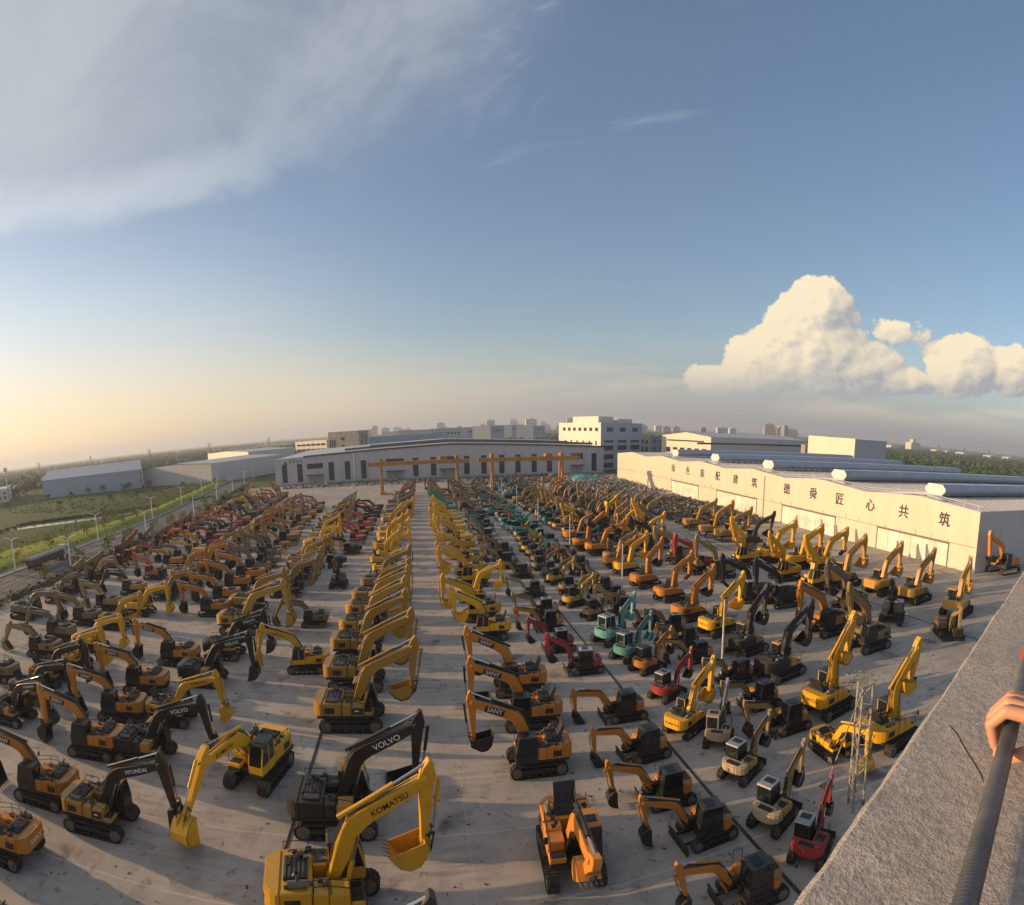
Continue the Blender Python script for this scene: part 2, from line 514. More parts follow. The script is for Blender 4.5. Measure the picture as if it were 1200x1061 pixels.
# drains cut across the concrete: dark slots with steel lips
def drain(p, q, w=.2):
    p, q = Vector((*p, 0)), Vector((*q, 0)); d = (q - p).normalized(); s_ = Vector((-d.y, d.x, 0))
    mb = MB()
    mb.add([p - s_ * w / 2 + Vector((0, 0, .004)), q - s_ * w / 2 + Vector((0, 0, .004)), q + s_ * w / 2 + Vector((0, 0, .004)), p + s_ * w / 2 + Vector((0, 0, .004))], [(0, 1, 2, 3)])
    mb.mi = 1
    for sg in (-1, 1): mb.bar(p + s_ * sg * (w / 2 + .03) + Vector((0, 0, .008)), q + s_ * sg * (w / 2 + .03) + Vector((0, 0, .008)), .06, .02)
    struct('drain_channel', mb.mesh('drain_channel', [M['black'], M['steel']]))
drain((-9.6, 20), (-9.6, 240)); drain((20.2, 20), (20.2, 150)); drain((68, 30), (68, 135)); 

# ------------------------------------------------------------------ buildings
def wall_mat(name, col, dirt, pitch=1.0, strength=.35, axis='xy'):
    def bld(n, b):
        p = tco(n); x, y, z = sep(n, p)
        s_ = ((x + y) * (2 * pi / pitch))._m('SINE')
        q = nz(n, comb(n, x * .35, y * .35, z * .08), 1.0, 5, .6); q2 = nz(n, p, .08, 4, .5)
        rust = nz(n, comb(n, x * 1.4, y * 1.4, z * .12), 1.0, 5, .65)
        c_ = mixc(n, q.step(.4, .75) * .35, col, dirt)
        c_ = mixc(n, q2.step(.4, .7) * .25, c_, tuple(v * .82 for v in col))
        c_ = mixc(n, rust.step(.58, .78) * .25, c_, dirt)
        drip = nz(n, comb(n, x * .9, y * .9, z * .05), 1.0, 6, .7)
        c_ = mixc(n, drip.step(.6, .8) * .22, c_, tuple(v * .62 for v in dirt))
        seam = (((x + y) / 6.0)._m('FRACT') - .5)._m('ABSOLUTE')
        c_ = mixc(n, (seam * -1.0 + .012).step(0.0, .008) * .45, c_, tuple(v * .6 for v in dirt))
        n.links.new(c_, b.inputs['Base Color'])
        bump(n, b, s_, strength, .04)
    return mat(name, col, .5, build=bld)
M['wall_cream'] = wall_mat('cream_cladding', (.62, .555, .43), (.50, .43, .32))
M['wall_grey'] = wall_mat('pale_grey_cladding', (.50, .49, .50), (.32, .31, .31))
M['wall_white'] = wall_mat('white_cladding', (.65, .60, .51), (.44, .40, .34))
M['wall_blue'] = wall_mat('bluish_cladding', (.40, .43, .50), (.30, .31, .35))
M['roof'] = wall_mat('ribbed_metal_roof', (.58, .55, .50), (.38, .35, .31), 1.6, .6)
M['roof_light'] = wall_mat('pale_metal_roof', (.48, .48, .50), (.35, .34, .33), 1.6, .6)
M['vent'] = wall_mat('blue_grey_vent_skin', (.36, .41, .48), (.25, .28, .33), 1.2, .9)
M['trim'] = noisy((.06, .065, .075), (.12, .11, .1), 1, rough=.5, name='dark_trim')
M['capwhite'] = noisy((.78, .77, .73), (.5, .47, .42), 1.2, rough=.5, coord='Pos', name='vent_end_cap')
M['skylight'] = mat('skylight_sheet', (.30, .42, .52), .25)
M['window'] = mat('building_window', (.03, .035, .045), .12)
M['frame'] = mat('frame_metal', (.16, .14, .11), .55)
M['gatewhite'] = noisy((.74, .70, .61), (.60, .54, .44), .25, rough=.5, coord='Pos', name='gate_sheet')
M['charpurple'] = mat('wall_character', (.02, .02, .04), .5)
M['rail_white'] = mat('roof_railing', (.6, .6, .6), .5)
M['concrete_b'] = noisy((.36, .34, .31), (.25, .23, .21), .5, rough=.85, name='plaster')

# ---- the cream warehouse along the right: multi-bay roof, ridges running away from the wall
WX, WY0, WY1, WD, EV = 104.0, 70.0, 287.0, 116.0, 13.7
wh = thing('warehouse', 'long cream warehouse with twelve dark characters across its sunlit wall', 'warehouse', (WX, WY0, 0))
ridge = [88.0, 123.3, 158.7, 194.5, 230.0, 266.0]
LW = WY1 - WY0
def top_at(y):                                        # gable profile of the wall head
    k = min(ridge, key=lambda r: abs(r - (y + WY0)))
    return EV + 1.25 * (1 - abs(y + WY0 - k) / 17.8)
ys = sorted({0.0, LW, *[r - WY0 for r in ridge], *[(a + b) / 2 - WY0 for a, b in zip(ridge[:-1], ridge[1:])]})
poly = [(0, 0)] + [(y, top_at(y)) for y in ys] + [(LW, 0)]
mb = MB(); mb.prism(poly, 0, .3, 'yz'); ob('wall', mb.mesh('wall', M['wall_cream']), wh)
mb = MB(); mb.prism([(0.3, 0), (0.3, top_at(0)), (WD, top_at(0)), (WD, 0)], .0, .3, 'xz'); e = ob('wall', mb.mesh('end_wall', M['wall_grey']), wh)  # end wall grey beside cream walls: its shade is put into the colour
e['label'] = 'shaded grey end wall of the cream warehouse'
mb = MB(); mb.prism(poly, WD - .3, WD, 'yz'); ob('wall', mb.mesh('wall', M['wall_cream']), wh)
mb = MB(); vs = []
for y in ys: vs += [(0.35, y, top_at(y) - .12), (WD - .35, y, top_at(y) - .12)]
mb.add(vs, [(2 * i, 2 * i + 1, 2 * i + 3, 2 * i + 2) for i in range(len(ys) - 1)])
roof = ob('roof', mb.mesh('roof', M['roof']), wh)
# standing seams running down the slopes every 4 m, as one ribbed sheet piece
mb = MB(); x = 2.0
while x < WD - 1:
    for a, b in zip(ys[:-1], ys[1:]): mb.bar((x, a, top_at(a) - .09), (x, b, top_at(b) - .09), .12, .1)
    x += 2.6
o = ob('roof_seam', mb.mesh('roof_seam', M['roof_light']), roof); o['kind'] = 'stuff'
for r in ridge[:5]:                                   # long octagonal ridge vents with white ends
    y = r - WY0; zt = top_at(y) + 1.5; w2, h2, c_ = 3.2, 1.35, 1.05
    oc = [(y - w2, zt - h2 + c_), (y - w2 + c_, zt - h2), (y + w2 - c_, zt - h2), (y + w2, zt - h2 + c_), (y + w2, zt + h2 - c_), (y + w2 - c_, zt + h2), (y - w2 + c_, zt + h2), (y - w2, zt + h2 - c_)]
    mb = MB(); mb.prism(oc, 6.3, WD - 8, 'yz'); v = ob('ridge_vent', mb.mesh('ridge_vent', M['vent']), wh)
    mb = MB(); mb.prism(oc, 6.0, 6.28, 'yz'); ob('end_cap', mb.mesh('end_cap', M['capwhite'], .08), v)
    mb = MB()
    for q in range(1, 9): mb.prism([(y + (a - y) * 1.015, zt + (b - zt) * 1.015) for a, b in oc], 6.3 + q * 11.5, 6.45 + q * 11.5, 'yz')
    ob('seam_band', mb.mesh('seam_band', M['vent']), v)
    mb = MB()
    for sg in (-1, 1): mb.add([(1.2, y + sg * 1.2, top_at(y + sg * 1.2) + .03), (5.6, y + sg * 1.2, top_at(y + sg * 1.2) + .03), (5.6, y + sg * 7, top_at(y + sg * 7) + .03), (1.2, y + sg * 7, top_at(y + sg * 7) + .03)], [(0, 1, 2, 3)])
    ob('skylight', mb.mesh('skylight', M['skylight']), roof)
y = 1.0                                               # the railing along the roof's edge
railm = MB()
while y < 120:
    m_ = MB(); z = top_at(y); m_.box(.55, .63, y, y + .08, z - .1, z + 1.15)
    ob('railing_post', m_.mesh('railing_post', M['rail_white']), roof); y += 4.0
for dz_ in (.6, 1.1):
    for a, b in zip(ys[:-1], ys[1:]):
        if a < 120: railm.bar((.6, a + .1, top_at(a) + dz_), (.6, min(b, 120), top_at(min(b, 120)) + dz_), .06)
ob('handrail', railm.mesh('handrail', M['rail_white']), roof)
for ch, px, py in zip('绿色装配建筑德舜匠心共筑', (789, 806, 823, 841, 862, 884, 922, 953, 984, 1020, 1059, 1107), (549, 553, 556, 559, 563, 567, 575, 580, 586, 593, 600, 608)):
    p = onX(px, py, WX); o = ob('character', text_mesh(ch, M['charpurple'], 3.4, .26), wh)
    o.matrix_local = basis((0, -1, 0), (-1, 0, 0), (-.02, p.y - WY0, 10.3))
for (ya, yb) in ((77.8, 100.3), (116.7, 141.1), (155.4, 181.5), (195.9, 220.0)):
    gt = MB(); gt.box(-.22, -.002, ya - WY0 - .3, yb - WY0 + .3, 5.25, 5.6)
    for yy in (ya - .25, yb + .05): gt.box(-.14, -.002, yy - WY0, yy - WY0 + .2, 0, 5.25)
    gobj = ob('gate', gt.mesh('gate', M['frame']), wh)
    n = 6; w = (yb - ya) / n
    pm = MB(); pm.box(-.09, -.004, .06, w - .06, .05, 2.55); p1 = pm.mesh('gate_panel', M['gatewhite'], .02)
    pm = MB(); pm.box(-.09, -.004, .06, w - .06, 2.67, 5.2); p2 = pm.mesh('gate_panel', M['gatewhite'], .02)
    for i in range(n):
        for me in (p1, p2): ob('gate_panel', me, gobj, (0, ya - WY0 + i * w, 0))
mb = MB(); mb.box(-.05, -.002, .5, LW - .5, 5.62, 5.74); ob('sill_band', mb.mesh('sill_band', M['frame']), wh)
mb = MB(); mb.box(-.3, -.004, 81.2, 81.6, .2, 13.2); ob('downpipe', mb.mesh('downpipe', M['wall_cream']), wh)
mb = MB()
for k in range(40):                                   # service conduits hung on the wall
    yy = 8 + k * 4.9; mb.box(-.08, -.004, yy, yy + .07, 5.8, 6.3 + (k * 37 % 5) * .12)
ob('conduit', mb.mesh('conduit', M['frame']), wh)

# ---- the grey workshop closing the far end of the yard
FX0, FX1, FY, FD = -79.0, 108.0, 322.0, 120.0
fb = thing('workshop_hall', 'long pale grey workshop with narrow dark windows closing the far end', 'workshop', (FX0, FY, 0))
FL = FX1 - FX0
def ftop(x):
    x += FX0
    return 14.6 + (3.6 * (x + 79) / 99 if x < 20 else 3.6 * (1 - (x - 20) / 88) + .5 * (x - 20) / 88)
xs = [0, 17, 40, 70, 99, 130, 160, FL]
prof = [(x, ftop(x)) for x in xs]
mb = MB(); mb.prism([(0, 0)] + prof + [(FL, 0)], 0, .4, 'xz'); ob('wall', mb.mesh('wall', M['wall_grey']), fb)
mb = MB(); mb.box(0, .4, .4, FD, 0, 14.6); ob('wall', mb.mesh('wall', M['wall_grey']), fb)
mb = MB(); mb.box(FL - .4, FL, .4, FD, 0, 15.0); ob('wall', mb.mesh('wall', M['wall_grey']), fb)
mb = MB(); vs = []
for x in xs: vs += [(x, .5, ftop(x) + .3), (x, FD, ftop(x) + 1.6)]
mb.add(vs, [(2 * i, 2 * i + 2, 2 * i + 3, 2 * i + 1) for i in range(len(xs) - 1)])
rf = ob('roof', mb.mesh('roof', M['roof_light']), fb)
for (yo, zo, xa, h_) in ((-.15, .0, 17, .9), (22, .9, 38, 1.3), (60, 1.2, 50, .9)):
    mb = MB()
    pts = [x for x in xs if x >= xa] if xa in xs else [xa] + [x for x in xs if x > xa]
    for a, b in zip(pts[:-1], pts[1:]): mb.bar((a, yo, ftop(a) + zo + h_ / 2), (b, yo, ftop(b) + zo + h_ / 2), .8, h_)
    ob('gutter' if zo == 0 else 'roof_monitor', mb.mesh('gutter', M['trim']), rf)
def framed_window(parent, x0, x1, z0, z1, mul=2, hor=3, y=0.0):
    mb = MB(); mb.box(x0, x1, y - .12, y - .003, z0, z1); w = ob('window', mb.mesh('window', M['frame']), parent)
    nx, nz_ = mul, hor
    mb = MB(); pw, ph = (x1 - x0 - .12) / nx, (z1 - z0 - .12) / nz_
    mb.box(.05, pw - .02, y - .16, y - .122, .05, ph - .02); me = mb.mesh('pane', M['window'])
    for i in range(nx):
        for j in range(nz_): ob('pane', me, w, (x0 + .06 + i * pw, 0, z0 + .06 + j * ph))
    return w
for px in (333, 351, 388, 407, 426, 487, 508, 547, 567, 588, 607, 626, 644, 696):
    x = onY(px, 545, FY).x - FX0; framed_window(fb, x - 1.5, x + 1.5, 1.6, 11.8, 1, 4)
for px, wdt, z0, z1 in ((369, 4.6, 8.6, 11.6), (463, 5, 8.8, 11.8), (526, 5, 8.8, 11.8), (676, 3.6, 8.6, 12.0)):
    x = onY(px, 545, FY).x - FX0; framed_window(fb, x - wdt, x + wdt, z0, z1, 3, 1)
    mb = MB(); mb.box(x - wdt - .5, x + wdt + .5, -2.2, -.05, 5.0, 5.35); ob('canopy', mb.mesh('canopy', M['trim']), fb)
    mb = MB(); mb.box(x - wdt + .2, x + wdt - .2, -.1, -.003, 0, 4.8); ob('door', mb.mesh('door', M['concrete_b'], .03), fb)
mb = MB(); mb.box(onY(415, 545, FY).x - FX0 - .5, onY(415, 545, FY).x - FX0 + .5, -.6, -.01, 0, 16.0); ob('downpipe', mb.mesh('downpipe', M['capwhite']), fb)
mb = MB(); mb.prism([(5.2, 11.9), (7.4, 11.9), (6.1, 14.0)], -.06, -.003); ob('logo_mark', mb.mesh('logo_mark', M['charpurple']), fb)
for k in range(4):                                   # the sign is too blurred to read: four dark marks of its size
    mb = MB(); x0 = 8.6 + k * 2.1
    for (a_, b_, c__, d_) in ((0, 1.5, .0, .25), (0, 1.5, 1.2, 1.45), (.6, .85, .25, 1.2), (.15 * k, .15 * k + .25, .4, 1.0)): mb.box(x0 + a_, x0 + b_, -.05, -.003, 12.6 + c__, 12.6 + d_)
    ob('sign_mark', mb.mesh('sign_mark', M['charpurple']), fb)
mb = MB(); mb.box(0, FL, -3.5, -.02, 0, 1.0); ob('plinth', mb.mesh('plinth', M['concrete_b']), fb)


# ---- generic blocks: footprint from a corner and two ends
def block(name, label, cat, c, l, r, h, wall, wall2, roofm, group=None, gable=0.0, lw=None, rw=None, parapet=.8):
    c, l, r = [Vector((p[0], p[1], 0)) for p in (c, l, r)]
    f = l + r - c
    t = thing(name, label, cat, (c.x, c.y, 0), 0, group)
    L, R_, F_ = l - c, r - c, f - c
    def face(a, b, m):
        mb = MB(); d = (b - a).normalized(); nrm = Vector((d.y, -d.x, 0)) * .25
        vs = [a, b, b - nrm, a - nrm]
        mb.add([Vector((v.x, v.y, 0)) for v in vs] + [Vector((v.x, v.y, h)) for v in vs], [(0, 1, 5, 4), (1, 2, 6, 5), (2, 3, 7, 6), (3, 0, 4, 7), (4, 5, 6, 7)])
        return ob('wall', mb.mesh('wall', m), t)
    O = Vector((0, 0, 0))
    face(L, O, wall); face(O, R_, wall2); face(R_, F_, wall); face(F_, L, wall2)
    mb = MB(); zr = h - .35
    if gable:                                        # ridge parallel to the right-hand (long) face
        a, b = (O + L) / 2, (R_ + F_) / 2
        up = lambda v, z: Vector((v.x, v.y, z))
        ext = (R_.normalized()) * .6
        mb.add([up(O - ext, h + .02), up(R_ + ext, h + .02), up(b + ext, h + gable), up(a - ext, h + gable), up(L - ext, h + .02), up(F_ + ext, h + .02)], [(0, 1, 2, 3), (3, 2, 5, 4)])
        mb.mi = 1
        mb.add([up(O, h), up(L, h), up(a, h + gable - .05)], [(0, 1, 2)]); mb.add([up(R_, h), up(F_, h), up(b, h + gable - .05)], [(0, 1, 2)])
        ob('roof', mb.mesh('roof', [roofm, wall]), t)
    else:
        mb.add([Vector((v.x, v.y, zr)) for v in (O, R_, F_, L)], [(0, 1, 2, 3)]); ob('roof', mb.mesh('roof', roofm), t)
    for spec, A, B in ((lw, L, O), (rw, O, R_)):
        if not spec: continue
        d = B - A; n_ = Vector((d.y, -d.x, 0)).normalized(); dl = d.length; du = d / dl
        for (nx, u0, u1, z0, z1, ww) in spec:
            me = MB(); me.box(-ww / 2, ww / 2, -.1, -.002, 0, z1 - z0); m1 = me.mesh('window', M['frame'])
            me = MB(); me.box(-ww / 2 + .12, ww / 2 - .12, -.15, -.102, .12, z1 - z0 - .12); m2 = me.mesh('pane', M['window'])
            for i in range(nx):
                u = (u0 + (u1 - u0) * ((i + .5) / nx)) * dl
                p = A + du * u
                w = ob('window', m1, t, (p.x, p.y, z0), atan2(du.y, du.x)); ob('pane', m2, w)
    return t
def at2(px, dist): p = at(px, 520, dist); return (p.x, p.y)

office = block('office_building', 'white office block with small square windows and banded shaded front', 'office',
      at2(704, 362), at2(655, 405), at2(752, 392), 29.5, M['wall_white'], M['wall_blue'], M['roof_light'],  # white block with bluish front: shade on that side is painted in
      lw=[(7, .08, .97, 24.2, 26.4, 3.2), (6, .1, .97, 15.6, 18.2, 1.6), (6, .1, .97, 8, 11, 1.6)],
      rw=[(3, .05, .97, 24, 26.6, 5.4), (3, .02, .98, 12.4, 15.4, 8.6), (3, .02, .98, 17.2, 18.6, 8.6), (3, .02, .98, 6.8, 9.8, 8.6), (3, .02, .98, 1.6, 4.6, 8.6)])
c_ = Vector((*at2(704, 362), 0)); l_ = Vector((*at2(655, 405), 0)) - c_; r_ = Vector((*at2(752, 392), 0)) - c_
for u0, u1, v0, v1, hh in ((.10, .45, .15, .75, 4.2), (.62, .98, .2, 1.0, 3.0), (.5, .58, .3, .5, 2.0)):
    mb = MB(); q = [l_ * v0 + r_ * u0, l_ * v0 + r_ * u1, l_ * v1 + r_ * u1, l_ * v1 + r_ * u0]
    mb.add([(v.x, v.y, 29.2) for v in q] + [(v.x, v.y, 29.2 + hh) for v in q], [(0, 1, 5, 4), (1, 2, 6, 5), (2, 3, 7, 6), (3, 0, 4, 7), (4, 5, 6, 7)])
    ob('roof_house', mb.mesh('roof_house', M['wall_white']), office)
block('annex_building', 'tan four storey annex beside the white office block', 'building', at2(762, 400), at2(749, 410), at2(779, 430), 21.5, M['wall_cream'], M['concrete_b'], M['roof'],
      rw=[(2, .1, .9, 16, 18.6, 3.2), (2, .1, .9, 11, 13.6, 3.2), (2, .1, .9, 6, 8.6, 3.2)], lw=[(2, .1, .9, 16, 18.6, 2.0), (2, .1, .9, 11, 13.6, 2.0)])
block('factory_hall', 'cream gabled factory hall with long window bands behind the warehouse', 'factory', at2(833, 345), at2(775, 372), at2(945, 420), 22.6, M['wall_cream'], M['wall_grey'], M['roof_light'], gable=2.4,  # lit gable cream, long front grey: shading carried by the wall colours
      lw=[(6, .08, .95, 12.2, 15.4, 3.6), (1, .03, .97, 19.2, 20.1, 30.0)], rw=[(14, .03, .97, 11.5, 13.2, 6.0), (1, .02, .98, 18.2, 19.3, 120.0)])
block('silo_shed', 'tall plain cream box shed standing behind the warehouse roof', 'shed', at2(1002, 330), at2(947, 345), at2(1039, 375), 26.6, M['wall_cream'], M['wall_grey'], M['roof_light'])  # cream on the sunlit face, grey on the other: shade painted in
block('gate_house', 'small grey stair block beside the tall box shed', 'building', at2(944, 380), at2(939, 385), at2(949, 388), 20.5, M['concrete_b'], M['concrete_b'], M['roof'], rw=[(1, .2, .8, 15, 17.5, 2)])

# ---- sheds and offices to the left
def gb(x, y): p = g(x, y); return (p.x, p.y)
def far(px, d): return at2(px, d)
def long_shed(name, label, a, b, dpt, h, gable, wall, dl=None, **kw):   # front wall a-b, depth away
    a, b = Vector((*a, 0)), Vector((*b, 0)); d = (b - a).normalized(); n_ = Vector((-d.y, d.x, 0)) * dpt
    t = block(name, label, 'shed', (a.x, a.y), (a.x + n_.x, a.y + n_.y), (b.x, b.y), h, wall, wall, M['roof_light'], gable=gable, **kw)
    for (nx, u0, u1, z0, z1, ww) in dl or ():         # windows in the far gable end
        for i in range(nx):
            q = (b - a) + n_ * (u0 + (u1 - u0) * (i + .5) / nx) + d * .02
            m_ = MB(); m_.box(-ww / 2, ww / 2, -.1, -.002, 0, z1 - z0); w = ob('window', m_.mesh('window', M['frame']), t, (q.x, q.y, z0), atan2(n_.y, n_.x))
            m_ = MB(); m_.box(-ww / 2 + .12, ww / 2 - .12, -.15, -.102, .12, z1 - z0 - .12); ob('pane', m_.mesh('pane', M['window']), w)
    return t
long_shed('storage_shed', 'long pale blue shed with gabled roof beside the canal', gb(52, 585), gb(166, 572), 62, 14.0, 6.5, M['wall_blue'], dl=[(3, .06, .5, 9, 12, 3.2), (3, .06, .5, 3.5, 6.5, 3.2)])
long_shed('distribution_shed', 'wide low grey shed with pale roof beyond the grass bank', far(245, 400), far(330, 470), 70, 14, 1.5, M['wall_grey'])
long_shed('distribution_shed', 'cream open fronted loading bay beside the wide low shed', far(213, 420), far(244, 404), 60, 12.0, 1.2, M['wall_white'])
long_shed('distribution_shed', 'longer pale roofed shed behind the wide low shed', far(290, 540), far(345, 560), 120, 17, 1.5, M['wall_white'])
block('white_plant', 'white four storey plant building with dark window bands', 'building', at2(383, 560), at2(346, 590), at2(392, 585), 22, M['wall_white'], M['wall_white'], M['roof_light'],
      lw=[(6, .04, .96, 17.2, 19.2, 5.6), (6, .04, .96, 12.4, 14.4, 5.6), (6, .04, .96, 7.4, 9.4, 5.6)])
block('grey_block', 'grey five storey block with stair tower and roof sign', 'building', at2(421, 520), at2(385, 535), at2(432, 545), 29, M['concrete_b'], M['concrete_b'], M['roof'],
      lw=[(1, .35, .6, 21, 24, 3.4), (1, .35, .6, 14, 17, 3.4), (3, .02, .25, 14, 22, 1.4)], rw=[(2, .1, .9, 22, 25, 3), (2, .1, .9, 17, 20, 3), (2, .1, .9, 12, 15, 3)])
block('blank_hall', 'plain pale lilac windowless hall beyond the workshop roof', 'hall', at2(518, 500), at2(432, 480), at2(524, 530), 23.0, M['wall_blue'], M['wall_blue'], M['roof_light'])
block('edge_shed', 'small white shed with dark windows by the tall pole', 'shed', gb(11, 588), gb(-40, 598), gb(14, 582), 11, M['wall_white'], M['wall_white'], M['roof_light'], lw=[(5, .3, .98, 2.5, 5, 3), (5, .3, .98, 6.5, 8.5, 3)])
for i, (px, d, w, h) in enumerate(((505, 800, 90, 27), (548, 880, 95, 28), (575, 760, 45, 29), (600, 1100, 60, 31), (625, 1000, 55, 29), (470, 900, 60, 26))):
    a = at2(px, d); s_ = w / d * 190
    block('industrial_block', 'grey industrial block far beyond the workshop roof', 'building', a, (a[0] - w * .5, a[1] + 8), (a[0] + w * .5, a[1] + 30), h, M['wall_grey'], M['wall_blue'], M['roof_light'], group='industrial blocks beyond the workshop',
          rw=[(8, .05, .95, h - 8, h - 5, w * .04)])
rr = random.Random(5)
for i in range(46):                                   # the town on the horizon
    if i < 14: px = rr.uniform(893, 940); hm = rr.uniform(42, 70); cl_ = 'beyond the cream factory hall'
    elif i < 34: px = rr.uniform(430, 680); hm = rr.uniform(34, 80); cl_ = 'beyond the grey workshop'
    else: px = rr.uniform(690, 860); hm = rr.uniform(28, 46); cl_ = 'behind the white office block'
    d = rr.uniform(2500, 4200); a = at2(px, d); w = rr.uniform(22, 60)
    kd = ('slender ' if w < 34 else 'broad ') + ('tall ' if hm > 52 else 'low ')
    mb = MB(); mb.box(-w / 2, w / 2, -9, 9, -1, hm); mb.box(-w / 6, w / 6, -4, 4, hm, hm + rr.uniform(3, 7)); mb.mi = 1
    for kz in range(int(hm // 9)): mb.box(-w / 2 + 1.5, w / 2 - 1.5, -9.3, -9.02, 3 + kz * 9, 6.5 + kz * 9)
    thing('tower_block', kd + 'pale tower block on the hazy horizon ' + cl_, 'building', (a[0], a[1], 0), rr.uniform(-.4, .4), kd + 'tower blocks ' + cl_, mb.mesh('tower_block', [M['wall_white'] if rr.random() < .5 else M['concrete_b'], M['window']]))
a = at2(1070, 2600)
mb = MB(); mb.box(-40, 40, -15, 15, -1, 30); mb.box(-12, 8, -10, 10, 30, 44); mb.cyl((-30, 0, 30), (-30, 0, 62), 2)
thing('chimney_plant', 'pinkish plant with a thin stack across the dark fields', 'factory', (*a, 0), .2, None, mb.mesh('chimney_plant', M['wall_cream'], .2))
for px, d, w in ((1100, 2400, 50), (1110, 2500, 70), (1130, 2300, 60), (1165, 2350, 80), (1185, 2500, 60), (1045, 2500, 60)):
    a = at2(px, d); mb = MB(); mb.prism([(-w / 2, 0), (w / 2, 0), (w / 2, 9), (0, 13), (-w / 2, 9)], -18, 18)
    thing('low_shed', 'low white shed in the distance across the dark fields', 'shed', (*a, 0), rr.uniform(-.3, .3), 'white sheds across the fields', mb.mesh('low_shed', M['wall_white']))

# ---- lattice pylons
def pylon_mesh(h=55):
    mb = MB()
    def ring(z): return max(.7, 3.0 * (1 - z / h) ** 1.2 + .5)
    zs = [h * t for t in (0, .2, .38, .54, .68, .8, .9, 1)]
    for a, b in zip(zs[:-1], zs[1:]):
        ra, rb = ring(a), ring(b); q = [(1, 1), (-1, 1), (-1, -1), (1, -1)]
        for i in range(4):
            j = (i + 1) % 4
            mb.bar((q[i][0] * ra, q[i][1] * ra, a), (q[i][0] * rb, q[i][1] * rb, b), .22)
            mb.bar((q[i][0] * ra, q[i][1] * ra, a), (q[j][0] * rb, q[j][1] * rb, b), .12)
            mb.bar((q[i][0] * rb, q[i][1] * rb, b), (q[j][0] * rb, q[j][1] * rb, b), .12)
    for z in (.7, .82, .93):
        mb.bar((-5, 0, h * z), (5, 0, h * z), .22); mb.bar((-5, 0, h * z), (0, 0, h * z + 2), .2); mb.bar((5, 0, h * z), (0, 0, h * z + 2), .2)
    return mb.mesh('pylon', M['steel'])
pm = pylon_mesh(30)
for px, d in ((42, 1100), (104, 1150), (174, 1050), (245, 1200), (315, 1150), (433, 1300), (507, 1500), (625, 1500), (825, 1000), (973, 1300), (1101, 1700), (1131, 1500), (1160, 1500)):
    thing('pylon', 'grey lattice power pylon standing on the hazy plain', 'pylon', (*at2(px, d), -.3), rr.uniform(-.5, .5), 'pylons on the plain', pm)

# ------------------------------------------------------------------ excavators
COLR = dict(K=(.72, .37, .008), C=(.45, .235, .03), S=(.52, .19, .016), T=(.30, .19, .065), Y=(.52, .30, .045), R=(.40, .035, .03), O=(.45, .10, .035),
            G=(.03, .22, .21), L=(.12, .36, .35), V=(.52, .26, .025), W=(.52, .41, .25), B=(.009, .009, .010), D=(.02, .018, .016), N=(.17, .115, .07), A=(.33, .335, .35))
# standard machine (about 21 t) and compact machine with blade; metres, +X forward, +Y the driver's left
STD = dict(tl=1.68, tr=.43, ty=1.2, tw=.6, fz=1.05, hx0=-2.75, hx1=1.62, hw=1.34, hz=2.12, cab=(.12, 1.72, .34, 1.34, 1.16, 2.96), foot=(.25, 0, 1.75), Lb=5.7, Ls=2.9, bw=.5, bkw=1.2, bk=1.0)
CMP = dict(tl=1.22, tr=.33, ty=.92, tw=.44, fz=.74, hx0=-1.5, hx1=.95, hw=1.08, hz=1.5, cab=(-.55, .85, .0, 1.04, .84, 2.5), foot=(1.25, -.12, 1.15), Lb=3.35, Ls=1.75, bw=.3, bkw=.72, bk=.66)
POSE = {'dig': (27, -96, -102), 'aisle': (41, -93, -172), 'high': (56, -97, -165), 'mid': (44, -92, -138), 'tuck': (52, -132, -205), 'low': (12, -62, -120), 'tall': (66, -99, -188), 'reach': (33, -84, -95), 'scoop': (24, -128, 38), 'far': (20, -58, -86)}
POSEC = {'dig': (31, -99, -104), 'aisle': (44, -95, -150), 'high': (54, -97, -160), 'mid': (44, -92, -130), 'tuck': (58, -128, -190), 'low': (18, -70, -110), 'tall': (66, -99, -180), 'reach': (36, -86, -95)}
PARTS = {}


def rot2(a, b, th): return (a * cos(th) - b * sin(th), a * sin(th) + b * cos(th))
def track_mesh(q):
    L, r, w = q['tl'], q['tr'], q['tw']; mb = MB(); per = 4 * L + 2 * pi * r; n = int(per / .19)
    def pt(s_):
        s_ %= per
        if s_ < 2 * L: return (-L + s_, 2 * r, 0.0)
        s_ -= 2 * L
        if s_ < pi * r: a = pi / 2 - s_ / r; return (L + r * cos(a), r + r * sin(a), a - pi / 2)
        s_ -= pi * r
        if s_ < 2 * L: return (L - s_, 0.0, pi)
        s_ -= 2 * L; a = -pi / 2 - s_ / r
        return (-L + r * cos(a), r + r * sin(a), a - pi / 2)
    for i in range(n):
        x, z, a = pt(per * i / n); z += .035; d = Vector((cos(a), 0, sin(a))); u = Vector((-sin(a), 0, cos(a)))
        mb.obox(Vector((x, 0, z)), d * (per / n * .46), Vector((0, w / 2, 0)), u * .025)
        mb.obox(Vector((x, 0, z)) + u * .04 - d * .05, d * .015, Vector((0, w / 2 - .01, 0)), u * .025)
    ring = [pt(per * i / 40)[:2] for i in range(40)]
    vs = [(x, s_ * w * .3, z + .03) for s_ in (-1, 1) for x, z in ring]
    mb.add(vs, [(i, (i + 1) % 40, 40 + (i + 1) % 40, 40 + i) for i in range(40)])
    return mb.mesh('track', M['rubber'], recalc=False)
